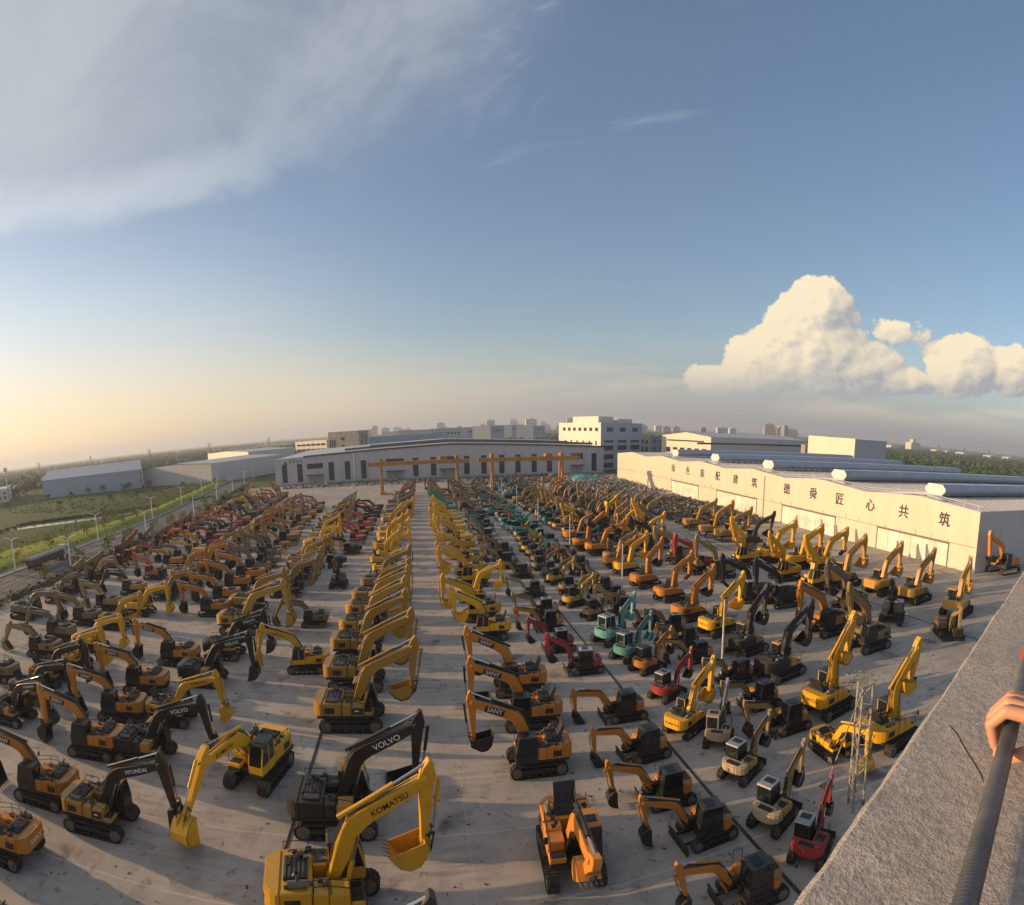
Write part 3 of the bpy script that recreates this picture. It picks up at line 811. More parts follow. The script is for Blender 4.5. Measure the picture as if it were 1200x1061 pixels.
def build_body(q, key):
    P = {}; L, r, w = q['tl'], q['tr'], q['tw']; c = key == 'cmp'
    P['track'] = track_mesh(q)
    mb = MB(); mb.prism([(-L - .05, r - .1), (L + .1, r - .1), (L + .1, r + .12), (L * .3, 1.55 * r), (-L * .3, 1.55 * r), (-L - .05, r + .12)], -w * .34, w * .34)
    for i in range(6): x = -L * .82 + i * L * 1.64 / 5; mb.cyl((x, -w * .4, .16), (x, w * .4, .16), .12, 8)
    P['track_frame'] = mb.mesh('track_frame', M['black'])
    mb = MB(); mb.cyl((0, -w * .42, 0), (0, w * .42, 0), r * .84, 14); mb.cyl((0, -w * .5, 0), (0, w * .5, 0), r * .35, 10); P['wheel'] = mb.mesh('idler_wheel', M['steel'])
    ty = q['ty']; mb = MB(); mb.prism([(-.9 * L / 1.68, -ty + .1), (.9 * L / 1.68, -ty + .1), (.6 * L / 1.68, 0), (.9 * L / 1.68, ty - .1), (-.9 * L / 1.68, ty - .1), (-.6 * L / 1.68, 0)], r * .9, r * 1.9, 'xy')
    mb.cyl((0, 0, r * 1.9), (0, 0, q['fz'] + .02), .62 if not c else .45, 18); P['undercarriage_frame'] = mb.mesh('undercarriage_frame', M['black'])
    hw, x0, x1, fz, hz = q['hw'], q['hx0'], q['hx1'], q['fz'], q['hz']
    mb = MB(); mb.prism([(x0 + .5, -hw), (x1, -hw + .05), (x1, -.4), (x1 - .25, -.35), (x1 - .25, .3), (x1 + .1, .34), (x1 + .1, hw), (x0 + .5, hw), (x0 + .3, 0)], fz, fz + .16, 'xy')
    P['platform'] = mb.mesh('platform', M['black'])
    if not c:
        arc = [(-1.85, -hw)] + [(x0 + .75 * (abs(t) ** 3), t * hw) for t in (-1, -.85, -.62, .62, .85, 1)] + [(-1.85, hw)]
        mb = MB(); mb.prism(arc, fz + .02, hz + .02, 'xy'); P['counterweight'] = mb.mesh('counterweight', M['paint'], .09, 2)
        mb = MB(); mb.box(-1.85, -.55, -hw + .02, hw - .02, fz + .16, hz + .0)
        mb.box(-.55, .1, .3, hw - .02, fz + .16, hz - .05); mb.box(-.55, .1, -hw + .02, -.4, fz + .16, hz - .1)
        P['engine_hood'] = mb.mesh('engine_hood', M['paint'], .05)
        mb = MB(); mb.box(.12, .95, -hw + .02, -.42, fz + .16, hz - .18); mb.box(.97, 1.55, -hw + .04, -.44, fz + .16, hz - .62)
        P['tool_box'] = mb.mesh('tool_box', M['paint'], .05)
        P['logo_panel'] = MB().box(.16, .9, -hw + .002, -hw + .018, fz + .3, hz - .3).mesh('logo_panel', M['black'])
        P['logo_plate'] = MB().box(.35, .62, -hw - .012, -hw + .001, fz + .52, hz - .46).mesh('logo_plate', M['white'])
        P['muffler'] = MB().cyl((-1.55, -1.0, hz + .16), (-.75, -1.0, hz + .16), .15, 12).mesh('muffler', M['steel'], smooth=True)
        ec = MB(); er = random.Random(4)
        for k_ in range(34):
            ec.mi = er.randrange(3); x_, y_, z_ = er.uniform(-1.75, .0), er.choice((er.uniform(-1.2, -.68), er.uniform(.76, 1.15), er.uniform(-.6, .7))), hz
            if -1.78 < x_ < -.72 and -.65 < y_ < .75: z_ += .17
            if x_ > -.55 and -.4 < y_ < .3: z_ -= .55
            if er.random() < .5: ec.box(x_, x_ + er.uniform(.06, .3), y_, y_ + er.uniform(.05, .22), z_ - .03, z_ + er.uniform(.02, .12))
            else: ec.tube([(x_, y_, z_ + .02), (x_ + .15, y_, z_ + .09), (x_ + er.uniform(.2, .45), y_ + er.uniform(-.1, .1), z_ + .03)], .025, 5)
        P['engine_clutter'] = ec.mesh('engine_clutter', [M['black'], M['black'], M['steel']], recalc=False)
        P['side_vent'] = (MB().box(-.585, -.56, -hw + .002, -hw + .024, fz + .18, hz - .06).box(-1.22, -1.2, hw - .024, hw + .004, fz + .18, hz - .04).box(-.02, .0, hw - .03, hw - .014, fz + .2, hz - .1).box(-1.7, -1.05, -hw - .005, -hw + .018, fz + .35, hz - .3).box(-1.7, -1.05, hw - .018, hw + .005, fz + .35, hz - .3)).mesh('side_vent', M['black'])
        mb = MB(); mb.box(-1.75, -.75, -.62, .72, hz + .003, hz + .14)
        for i in range(5): mb.box(-1.7 + i * .19, -1.6 + i * .19, -.56, .66, hz + .14, hz + .17)
        mb.box(-.5, .0, .4, 1.2, hz - .048, hz + .0); mb.box(1.0, 1.5, -1.22, -.5, hz - .618, hz - .58)
        P['grille'] = mb.mesh('grille', M['black'], .02)
        mb = MB(); mb.cyl((-1.15, -.95, hz), (-1.15, -.95, hz + .42), .075, 10); mb.cyl((-1.15, -.95, hz + .42), (-1.3, -.95, hz + .56), .07, 10); P['exhaust_pipe'] = mb.mesh('exhaust_pipe', M['steel'])
        mb = MB(); t = .022
        for yy in (-hw + .08,):
            mb.tube([(1.5, yy, hz - .62), (1.5, yy, hz + .28), (.2, yy, hz + .5), (-.5, yy, hz + .5), (-.5, yy, hz - .1)], t, 5); mb.tube([(1.5, yy, hz - .1), (.2, yy, hz + .2), (-.5, yy, hz + .2)], t, 5); mb.tube([(.2, yy, hz - .2), (.2, yy, hz + .5)], t, 5)
        mb.tube([(-1.8, hw - .1, hz), (-1.8, hw - .1, hz + .4), (-.7, hw - .1, hz + .4), (-.7, hw - .1, hz)], t, 5)
        mb.bar((1.45, -hw - .12, hz + .15), (1.45, -hw - .12, hz + .5), .2, .04)
        P['handrail'] = mb.mesh('handrail', M['black'])
        mb = MB(); mb.obox((-1.82, .05, hz + .55), (.04, 0, 0), (0, .62, 0), (-.22, 0, .52)); mb.bar((-1.3, .6, hz + .1), (-1.85, .6, hz + .8), .04)
        P['raised_hood'] = mb.mesh('raised_hood', M['black'], .02)
    else:
        arc = [(-.55, -hw), (-1.0, -hw + .02), (x0 + .22, -hw + .3), (x0, -.4), (x0, .4), (x0 + .22, hw - .3), (-1.0, hw - .02), (-.55, hw)]
        mb = MB(); mb.prism(arc, fz + .02, hz, 'xy'); P['counterweight'] = mb.mesh('counterweight', M['paint'], .1, 2)
        mb = MB(); mb.box(-.55, .7, -hw + .02, -.16, fz + .16, hz - .08); mb.box(.7, .92, -hw + .1, -.3, fz + .16, hz - .4)
        P['engine_hood'] = mb.mesh('engine_hood', M['paint'], .08, 2)
        mb = MB(); mb.box(-.35, .3, -.9, -.35, hz - .078, hz - .05); mb.box(-1.3, -.9, -.5, .5, hz + .001, hz + .03); P['grille'] = mb.mesh('grille', M['black'])
        mb = MB(); mb.cyl((-.8, -.7, hz), (-.8, -.7, hz + .35), .05, 8); P['exhaust_pipe'] = mb.mesh('exhaust_pipe', M['steel'])
        mb = MB(); mb.tube([(.65, -hw + .08, hz - .1), (.65, -hw + .08, hz + .6), (.1, -hw + .08, hz + .6), (.1, -hw + .08, hz - .1)], .02, 5); mb.tube([(.85, .98, 1.3), (1.0, .98, 2.2), (.8, .98, 2.45)], .018, 5); P['handrail'] = mb.mesh('handrail', M['black'])
        mb = MB(); mb.box(.7, 1.3, -.3, .06, .9, 1.35); P['swing_bracket'] = mb.mesh('swing_bracket', M['black'], .05)
        mb = MB(); mb.prism([(1.95, .06), (2.08, .04), (2.02, .3), (2.1, .56), (1.98, .56), (1.92, .3)], -1.15, 1.15); mb.bar((1.0, -.5, .38), (1.95, -.5, .3), .14); mb.bar((1.0, .5, .38), (1.95, .5, .3), .14)
        P['dozer_blade'] = mb.mesh('dozer_blade', M['black'], .02)
    a, b, y0, y1, z0, z1 = q['cab']; s_ = .26 if not c else .14; t = .07; zb = z0 + (z1 - z0) * .34
    side = [(a, z0), (b - .05, z0), (b, zb - .1), (b - .02, zb + .1), (b - s_, z1), (a, z1)]
    mb = MB(); mb.prism([(a, z0), (b - .05, z0), (b, zb - .06), (a, zb)], y0, y1)
    for yy in (y0, y1 - t):
        mb.prism([(a, zb), (a + t, zb), (a + t, z1 - .1), (a, z1 - .1)], yy, yy + t)
        mb.prism([(b - t, zb - .05), (b, zb - .05), (b - s_, z1 - .1), (b - s_ - t, z1 - .1)], yy, yy + t)
        m_ = a + (b - a) * .42; mb.box(m_, m_ + t, yy, yy + t, zb, z1 - .1)
    P['cab'] = mb.mesh('cab', M['paint'])
    mb = MB(); mb.prism([(a - .04, z1 - .1), (b - s_ + .06, z1 - .1), (b - s_ + .02, z1), (a + .02, z1 + .02)], y0 - .03, y1 + .03); P['cab_roof'] = mb.mesh('cab_roof', M['paint'], .03)
    mb = MB(); mb.box(a + (b - a) * .35, b - s_ - .25, y0 + .18, y1 - .18, z1 + .012, z1 + .04); P['roof_hatch'] = mb.mesh('roof_hatch', M['glass'])
    G = lambda poly, u, v: MB().prism(poly, u, v).mesh('window', M['glass'])
    sp = [(a + t, zb + .01), (b - t, zb), (b - s_ - t, z1 - .1), (a + t, z1 - .1)]
    P['win_l'] = G(sp, y1 - t + .02, y1 - .015); P['win_r'] = G(sp, y0 + .015, y0 + t - .02)
    P['win_f'] = MB().add([(b - .015, y0 + t, zb - .05), (b - .015, y1 - t, zb - .05), (b - s_ - .015, y1 - t, z1 - .1), (b - s_ - .015, y0 + t, z1 - .1)], [(0, 1, 2, 3)]).mesh('window', M['glass'])
    P['win_b'] = MB().add([(a + .02, y0 + t, zb), (a + .02, y1 - t, zb), (a + .02, y1 - t, z1 - .1), (a + .02, y0 + t, z1 - .1)], [(0, 1, 2, 3)]).mesh('window', M['glass'])
    return P
PARTS['std'] = build_body(STD, 'std'); PARTS['cmp'] = build_body(CMP, 'cmp')
ARMS = {}


def arm(key, pose, var=0):
    if (key, pose, var) in ARMS: return ARMS[key, pose, var]
    vr = random.Random(hash((len(key), sum(map(ord, pose)), var)) & 0xffff)
    q = STD if key == 'std' else CMP; k = q['Lb'] / 5.7; ks = q['Ls'] / 2.9; A = {}
    be, si, ka = [radians(v) for v in (POSE if key == 'std' else POSEC)[pose]]
    fx, fy, fz = q['foot']; bw = q['bw']
    if var:
        be += radians(vr.uniform(-5, 6)); si += radians(vr.uniform(-9, 9)); ka += radians(vr.uniform(-14, 24))
    while fz + q['Lb'] * sin(be) + q['Ls'] * sin(si) + min(q['bk'] * (1.66 * sin(ka) - .66 * cos(ka)), q['bk'] * (1.28 * sin(ka) + .3 * cos(ka)), q['bk'] * (.6 * sin(ka) + .66 * cos(ka))) < .02: be += radians(1)
    low = lambda: fz + q['Lb'] * sin(be) + q['Ls'] * sin(si) + q['bk'] * (1.66 * sin(ka) - .66 * cos(ka))
    while pose == 'dig' and low() > .06: be -= radians(.5)
    bks = vr.uniform(.82, 1.2) if var else 1.0
    tipb = rot2(q['Lb'], 0, be); T = (fx + tipb[0], fz + tipb[1])
    tips = rot2(q['Ls'], 0, si); U = (T[0] + tips[0], T[1] + tips[1])
    B = lambda a, b: (lambda r: (fx + r[0], fz + r[1]))(rot2(a * k, b * k, be))
    St = lambda a, b: (lambda r: (T[0] + r[0], T[1] + r[1]))(rot2(a * ks, b * ks, si))
    Bk = lambda a, b: (lambda r: (U[0] + r[0], U[1] + r[1]))(rot2(a * q['bk'], b * q['bk'], ka))
    P3 = lambda p, y=0.0: (p[0], fy + y, p[1])
    up = [(-.2, .12), (.2, .3), (1.2, .86), (1.9, 1.22), (2.4, 1.33), (2.95, 1.24), (4.2, .78), (5.4, .3), (5.85, .14)]
    lo = [(5.85, -.16), (5.4, -.2), (4.1, .12), (3.0, .46), (2.45, .54), (2.0, .44), (1.2, .08), (.2, -.22), (-.2, -.14)]
    mb = MB(); mb.prism([B(*p) for p in up + lo], fy - bw / 2, fy + bw / 2)
    mb.cyl(P3(B(5.7, 0), -bw * .62), P3(B(5.7, 0), bw * .62), .16 * k, 10)
    A['boom'] = mb.mesh('boom', M['paint'], .035 * k)
    st = [(-.85, .12), (-.72, .3), (-.15, .44), (.35, .36), (2.75, .16), (3.0, .06), (2.98, -.1), (.6, -.24), (0, -.3), (-.5, -.12)]
    mb = MB(); mb.prism([St(*p) for p in st], fy - bw * .42, fy + bw * .42); mb.cyl(P3(St(2.9, 0), -bw * .6), P3(St(2.9, 0), bw * .6), .1 * k, 8); A['stick'] = mb.mesh('stick', M['paint'], .03 * k)
    # bucket: curved shell, side plates, mouth towards the machine
    w2 = q['bkw'] / 2 * bks
    out = [(-.12, -.25), (-.18, .12), (.1, .42), (.5, .66), (.95, .6), (1.28, .3), (1.42, -.12), (1.5, -.42)]
    inn = [(-.04, -.25), (-.09, .09), (.14, .34), (.5, .57), (.9, .52), (1.2, .26), (1.33, -.12), (1.44, -.42)]
    mb = MB(); n = len(out); O = [Bk(*p) for p in out]; I = [Bk(*p) for p in inn]
    for i in range(n - 1):
        mb.add([P3(v, y) for y in (-w2, w2) for v in (O[i], O[i + 1], I[i + 1], I[i])], [(0, 1, 5, 4), (3, 2, 6, 7), (0, 1, 2, 3), (4, 5, 6, 7)] + ([(1, 2, 6, 5)] if i == n - 2 else []) + ([(0, 3, 7, 4)] if i == 0 else []))
    sidep = [O[0], O[1], O[2], O[3], O[4], O[5], O[6], O[7], Bk(1.0, -.36), Bk(.4, -.3)]
    for y in (-w2, w2 - .035): mb.prism([p for p in sidep], fy + y, fy + y + .035)
    for y in (-bw * .42, bw * .42 - .04): mb.prism([Bk(-.16, -.12), Bk(.12, -.16), Bk(.3, .52), Bk(-.1, .5), Bk(-.3, .3)], fy + y, fy + y + .04)
    if pose == 'scoop': pass
    A['bucket'] = mb.mesh('bucket', M['paint'])
    mb = MB()
    for i in range(5):
        y = -w2 + .06 + (w2 * 2 - .12) * i / 4
        vs = [P3(Bk(1.4, -.36), y - .045), P3(Bk(1.4, -.36), y + .045), P3(Bk(1.47, -.48), y + .045), P3(Bk(1.47, -.48), y - .045), P3(Bk(1.66, -.66), y - .02), P3(Bk(1.66, -.66), y + .02)]
        mb.add(vs, [(0, 1, 2, 3), (0, 3, 4), (1, 5, 2), (0, 4, 5, 1), (3, 2, 5, 4)])
    A['tooth_row'] = mb.mesh('tooth_row', M['steel'])
    def cyl2(p, s_, r, f):
        p, s_ = Vector(p), Vector(s_); m_ = p + (s_ - p) * f
        return MB().cyl(p, m_, r * k, 8).mesh('cylinder', M['paint']), MB().cyl(p + (m_ - p) * .9, s_, r * .55 * k, 6).mesh('rod', M['chrome'])
    base = (fx + .55 * k, fz - .5 * k)
    for nm, y in (('bc_l', bw * .62), ('bc_r', -bw * .62)): A[nm] = cyl2(P3(base, y), P3(B(2.15, .55), y), .11, .56)
    A['sc'] = cyl2(P3(B(2.1, 1.62)), P3(St(-.75, .22)), .11, .6)
    lk = St(2.35, .42)
    A['kc'] = cyl2(P3(St(.1, .62)), P3(lk), .09, .62)
    mb = MB()
    for y in (-bw * .5, bw * .5):
        mb.bar(P3(lk, y), P3(St(2.5, .05), y), .05 * k, .12 * k, (0, 1, 0)); mb.bar(P3(lk, y), P3(Bk(-.12, .4), y), .05 * k, .12 * k, (0, 1, 0))
    A['link'] = mb.mesh('bucket_link', M['black'])
    mb = MB(); mb.tube([P3(B(.3, .42), bw * .3), P3(B(1.2, 1.0), bw * .3), P3(B(2.4, 1.5), bw * .3), P3(B(4.4, .82), bw * .3), P3(B(5.6, .35), bw * .3), P3(St(.3, .5), bw * .3)], .035, 5)
    for yy in (-bw * .3, 0.0): mb.tube([P3(B(.4, .5), yy), P3(B(1.3, 1.04), yy), P3(B(2.4, 1.45), yy), P3(B(4.2, .9), yy), P3(B(5.3, .5), yy)], .028, 5)
    mb.tube([P3(base, bw * .2), P3(B(.9, .0), bw * .2), P3(B(.5, .55), bw * .2)], .03, 5)
    A['hose'] = mb.mesh('hose', M['black'])
    mb = MB(); a0, a1, a2, a3 = [Vector(P3(Bk(v_, .1))) for v_ in (-.25, .95, .95, 1.75)]; mb.bar(a0, a1, .42 * k, .5 * k, (0, 1, 0)); mb.cyl(a2, a3, .075 * k, 8, .03 * k)
    A['breaker'] = mb.mesh('hydraulic_breaker', M['black'], .03 * k)
    c_, d_ = B(4.0, .47), rot2(1, 0, be - radians(19.5))
    A['letter'] = (c_, d_, fy, bw / 2)
    A['extent'] = max(T[0], U[0])
    ARMS[key, pose, var] = A
    return A


def excavator(x, y, head, spec, scale, pose, label, group, tier, swing=0.0, letters=None, hood=False, jit=None, var=0):
    q, key = (CMP, 'cmp') if spec['m'] == 'cmp' else (STD, 'std')
    P, A = PARTS[key], arm(key, pose, var)
    t = thing('excavator' if key == 'std' else 'compact_excavator', label, 'excavator', (x, y, 0.0), radians(head), group)
    t.scale = (scale,) * 3 if not jit else (scale * jit.uniform(.97, 1.05), scale * jit.uniform(.97, 1.05), scale * jit.uniform(.97, 1.06))
    v = 1 + (jit.uniform(-.28, .14) if jit else 0)
    if jit and not swing and jit.random() < .3: swing = jit.gauss(0, 5)
    def cl(k): return tuple(min(1, a * v) for a in COLR[spec[k]])
    def up(name, me, parent=t, color=None):
        o = ob(name, me, parent, None, 0.0, color)
        if swing and parent is t: o.rotation_euler[2] = radians(swing)
        return o
    for s_ in (-1, 1):
        tr = ob('track', P['track'], t, (0, s_ * q['ty'], 0))
        if tier < 3: ob('track_frame', P['track_frame'], tr)
        if tier < 2: ob('idler_wheel', P['wheel'], tr, (q['tl'], 0, q['tr'] + .03)); ob('drive_sprocket', P['wheel'], tr, (-q['tl'], 0, q['tr'] + .03))
    if tier < 3: ob('undercarriage_frame', P['undercarriage_frame'], t)
    up('platform', P['platform'])
    up('counterweight', P['counterweight'], t, cl('cw'))
    h = up('engine_hood', P['engine_hood'], t, cl('main'))
    if tier < 3: up('grille', P['grille'], h)
    if key == 'std':
        tb = up('tool_box', P['tool_box'], t, cl('tb' if 'tb' in spec else 'main'))
        if tier < 3 and spec['n'].startswith(('ochre', 'dusty', 'amber excavator with black boom')): up('logo_plate', P['logo_plate'], up('logo_panel', P['logo_panel'], t))
        if tier < 2: up('muffler', P['muffler'], h); up('side_vent', P['side_vent'], h); up('engine_clutter', P['engine_clutter'], h)
    if key == 'cmp':
        if spec.get('blade', 1): ob('dozer_blade', P['dozer_blade'], t, None, 0.0)
        up('swing_bracket', P['swing_bracket'])
    if tier < 2:
        up('exhaust_pipe', P['exhaust_pipe'], h); up('handrail', P['handrail'])
    if hood and key == 'std': up('raised_hood', P['raised_hood'], h)
    cb = up('cab', P['cab'], t, cl('cab'))
    up('cab_roof', P['cab_roof'], cb, cl('roof'))
    if tier < 3:
        for k in ('win_l', 'win_r', 'win_f', 'win_b'): up('window', P[k], cb)
        if tier < 2: up('roof_hatch', P['roof_hatch'], cb)
    else: up('window', P['win_l'], cb); up('window', P['win_r'], cb)
    bo = up('boom', A['boom'], t, cl('boom'))
    sk = up('stick', A['stick'], t, cl('boom'))
    if jit and tier > 1 and pose in ('mid', 'high', 'low', 'reach') and jit.random() < .14: up('hydraulic_breaker', A['breaker'])
    else:
        bu = up('bucket', A['bucket'], t, cl('bucket'))
        if tier < 3: up('tooth_row', A['tooth_row'], bu)
    if tier < 3:
        for k, nm in (('bc_l', 'boom_cylinder'), ('bc_r', 'boom_cylinder'), ('sc', 'stick_cylinder'), ('kc', 'bucket_cylinder')):
            c_ = up(nm, A[k][0], t, cl('cyl')); up('rod', A[k][1], c_)
        up('bucket_link', A['link'])
    if tier < 2: up('hose', A['hose'], bo)
    if letters and tier < 2:
        (cx, cz), d, fy, hb = A['letter']; size = .46 * q['Lb'] / 5.7 * (1.0 if len(letters) < 6 else .8)
        dark = spec['boom'] in 'BD' or letters == 'SANY'
        me = text_mesh(letters, M['white'] if dark else M['dark'], size, .004)
        for sg in (1, -1):
            if letters == 'SANY':
                pl = MB(); L2, h2 = size * 1.65, size * .5; dd, uu = Vector((d[0], 0, d[1])), Vector((-d[1], 0, d[0]))
                yy = fy + sg * (hb + .004); cc = Vector((cx, yy, cz))
                pl.obox(cc, dd * L2, Vector((0, .004, 0)), uu * h2); up('decal_plate', pl.mesh('decal_plate', M['dark']), bo)
            o = ob('lettering', me, bo)
            o.matrix_local = basis((-sg * d[0], 0, -sg * d[1]), (0, sg, 0), (cx, fy + sg * (hb + .014), cz))
    cwl = spec.get('cwl')
    if cwl and tier < 2 and key == 'std':
        o = ob('lettering', text_mesh(cwl, M['white'] if cwl == 'SANY' else M['dark'], .5 if len(cwl) < 6 else .34, .012), [c_ for c_ in t.children if c_.name.startswith('counterweight')][0])
        o.matrix_local = basis((0, -1, 0), (-1, 0, 0), (q['hx0'] - .012 + .75 * .62 ** 3 * 0 + .185, 0, 1.62))
    return t


SP = {
 'sany': dict(m='std', main='S', cw='S', boom='S', cab='B', roof='B', cyl='B', bucket='B', cwl='SANY', n='amber excavator with black cab'),
 'cat': dict(m='std', main='C', cw='C', boom='C', cab='D', roof='C', cyl='C', bucket='C', n='ochre excavator'),
 'kom': dict(m='std', main='K', cw='K', boom='K', cab='K', roof='B', cyl='K', bucket='K', cwl='KOMATSU', n='bright yellow excavator'),
 'volvo': dict(m='std', main='D', tb='V', cw='D', boom='B', cab='D', roof='V', cyl='B', bucket='D', n='black boomed excavator with amber cab roof'),
 'hyu': dict(m='std', main='V', cw='V', boom='D', cab='D', roof='V', cyl='D', bucket='D', n='amber excavator with black boom'),
 'tan': dict(m='std', main='T', cw='T', boom='T', cab='D', roof='T', cyl='T', bucket='T', n='dusty tan excavator'),
 'brown': dict(m='std', main='N', cw='T', boom='N', cab='D', roof='D', cyl='N', bucket='D', n='weathered brown excavator'),
 'hit': dict(m='std', main='O', cw='D', boom='O', cab='O', roof='O', cyl='O', bucket='D', n='orange red excavator'),
 'red': dict(m='std', main='R', cw='R', boom='R', cab='D', roof='R', cyl='R', bucket='D', n='red excavator'),
 'teal': dict(m='std', main='G', cw='G', boom='G', cab='G', roof='G', cyl='G', bucket='D', n='teal excavator'),
 'black': dict(m='std', main='D', cw='D', boom='B', cab='B', roof='A', cyl='B', bucket='D', n='black excavator'),
 'orange': dict(m='std', main='S', cw='S', boom='S', cab='D', roof='B', cyl='S', bucket='D', n='orange excavator with black bucket'),
 'scoop': dict(m='std', main='S', cw='S', boom='S', cab='B', roof='S', cyl='B', bucket='S', n='orange excavator'),
 'msany': dict(m='cmp', main='S', cw='S', boom='S', cab='B', roof='B', cyl='S', bucket='D', n='compact amber excavator with black cab'),
 'mcat': dict(m='cmp', main='Y', cw='Y', boom='Y', cab='D', roof='D', cyl='Y', bucket='D', n='compact yellow excavator'),
 'mtan': dict(m='cmp', main='T', cw='T', boom='T', cab='D', roof='D', cyl='T', bucket='D', n='compact dusty tan excavator'),
 'mred': dict(m='cmp', main='R', cw='R', boom='R', cab='D', roof='A', cyl='R', bucket='D', n='compact red excavator'),
 'mteal': dict(m='cmp', main='L', cw='L', boom='L', cab='L', roof='A', cyl='L', bucket='L', n='compact pale turquoise excavator'),
 'mgreen': dict(m='cmp', main='G', cw='G', boom='G', cab='D', roof='G', cyl='G', bucket='D', n='compact dark teal excavator'),
 'mcream': dict(m='cmp', main='W', cw='W', boom='A', cab='W', roof='W', cyl='A', bucket='D', blade=0, n='compact cream excavator with grey boom'),
 'mgold': dict(m='cmp', main='Y', cw='W', boom='T', cab='D', roof='A', cyl='T', bucket='D', n='compact cream and gold excavator'),
 'mblack': dict(m='cmp', main='S', cw='S', boom='T', cab='B', roof='B', cyl='B', bucket='D', n='compact black cabbed excavator with tan boom'),
 'mbrown': dict(m='cmp', main='N', cw='N', boom='T', cab='D', roof='D', cyl='N', bucket='D', n='compact weathered brown excavator'),
}
POSEN = {'dig': 'with its bucket resting on the ground', 'aisle': 'with its arm hanging and bucket curled', 'high': 'with its boom raised high', 'mid': 'with its boom half raised', 'tuck': 'with its arm tucked tightly in', 'low': 'with its boom stretched low', 'tall': 'with its boom almost upright', 'reach': 'with its arm reaching outwards', 'far': 'with its arm stretched far out', 'scoop': 'with its orange bucket held open in front'}
jr = random.Random(3)
LIST = []           # (x, y, heading, spec, scale, pose, row phrase, swing, letters, hood)
def put(x, y, head, spec, scale, pose, row, swing=0, letters=None, hood=False): LIST.append([x, y, head, spec, scale, pose, row, swing, letters, hood])
def pput(px, py, head, spec, scale, pose, row, z=1.9, **kw):
    """from the picture: the centre of the machine's house, about 2 m above the concrete"""
    p = g(px, py, z * min(1, scale) if SP[spec]['m'] == 'std' else 1.2); off = (.75 if SP[spec]['m'] == 'std' else .3) * scale
    put(p.x + off * cos(radians(head)), p.y + off * sin(radians(head)), head + jr.gauss(0, 2.2), spec, scale, pose, row, **kw)

RW = {'R3': 'in the row of black cabs', 'R4': 'backing onto the row of black cabs', 'R5': 'across the drain from the central aisle', 'A': 'left of the central aisle', 'B': 'right of the central aisle',
      'R8': 'in the compact row behind the aisle', 'R9': 'in the compact row turned from the aisle', 'R10': 'beside the white yard poles', 'R11': 'backing onto the white yard poles', 'R12': 'in the row between poles and warehouse', 'R13': 'facing the cream warehouse',
      'R2': 'facing the row of black cabs', 'R1': 'turned towards the road', 'R0': 'in the roadside row', 'MID': 'in the crowded middle of the yard', 'RB': 'near the scrap heap'}
# --- picked one by one from the photograph
for px, py, ps in ((62, 911, 'dig'), (120, 860, 'dig'), (150, 822, 'dig'), (177, 791, 'dig'), (215, 760, 'dig'), (256, 707, 'dig'), (268, 693, 'dig'), (281, 679, 'dig')):
    pput(px, py, 180, 'sany', 1.05, ps, RW['R3'], letters='SANY')
pput(15, 972, 180, 'sany', 1.05, 'dig', RW['R3'], letters='SANY', swing=4)
pput(106, 936, 0, 'hyu', 1.08, 'reach', RW['R4'], letters='HYUNDAI', swing=-2)
pput(160, 864, 0, 'volvo', 1.08, 'reach', RW['R4'], letters='VOLVO')
pput(193, 823, 0, 'kom', 1.0, 'reach', RW['R4'], hood=True, letters='KOMATSU', swing=-3)
pput(230, 781, 0, 'volvo', 1.12, 'reach', RW['R4'], letters='VOLVO')
pput(256, 753, 0, 'volvo', 1.08, 'reach', RW['R4'], letters='VOLVO')
pput(275, 725, 0, 'cat', 1.3, 'reach', RW['R4'])
pput(286, 703, 0, 'cat', 1.2, 'reach', RW['R4'])
pput(-14, 1078, 180, 'black', 1.0, 'dig', RW['R3'])
pput(7, 823, 0, 'volvo', 1.05, 'reach', RW['R2'], letters='HYUNDAI')
pput(30, 800, 0, 'volvo', 1.05, 'reach', RW['R2'], hood=True)
pput(52, 782, 0, 'hyu', 1.05, 'reach', RW['R2'], hood=True)
pput(80, 764, 0, 'kom', 1.0, 'reach', RW['R2'])
pput(100, 745, 0, 'kom', 1.0, 'reach', RW['R2'])
pput(130, 722, 0, 'kom', 1.0, 'mid', RW['R2'], letters='KOMATSU')
pput(160, 707, 0, 'kom', 1.0, 'reach', RW['R2'])
pput(190, 690, 0, 'tan', 1.0, 'reach', RW['R2'])
for (px, py), sp in zip(((5, 780), (56, 753), (75, 735), (105, 718), (130, 702), (160, 685), (185, 668), (205, 655)), ('tan', 'tan', 'brown', 'tan', 'tan', 'hyu', 'hit', 'orange')):
    pput(px, py, 180, sp, 1.0, 'low' if py % 2 else 'dig', RW['R1'])
pput(367, 767, 180, 'kom', 1.0, 'reach', RW['R5'], letters='KOMATSU')
pput(308, 877, 263, 'kom', 1.28, 'far', RW['R5'], swing=-4, letters='KOMATSU')
pput(373, 720, 180, 'tan', .85, 'low', RW['R5'], hood=True)
pput(397, 675, 268, 'brown', .95, 'tuck', RW['R5'])
pput(415, 640, 180, 'black', .9, 'low', RW['R5'])
pput(392, 655, 95, 'black', .95, 'mid', RW['R5'], swing=80)
for (px, py), sp, sc, lt in zip(((362, 1025), (378, 928), (400, 820), (407, 779), (410, 748), (418, 727), (424, 708), (430, 692), (437, 677)), ('kom', 'volvo', 'cat', 'cat', 'cat', 'cat', 'cat', 'cat', 'tan'),
                                (1.3, 1.28, 1.3, 1.3, 1.3, 1.28, 1.25, 1.22, 1.2), ('KOMATSU', 'VOLVO', None, None, None, None, None, None, None)):
    pput(px, py, 0, sp, sc, 'aisle', RW['A'], letters=lt, z=2.4)
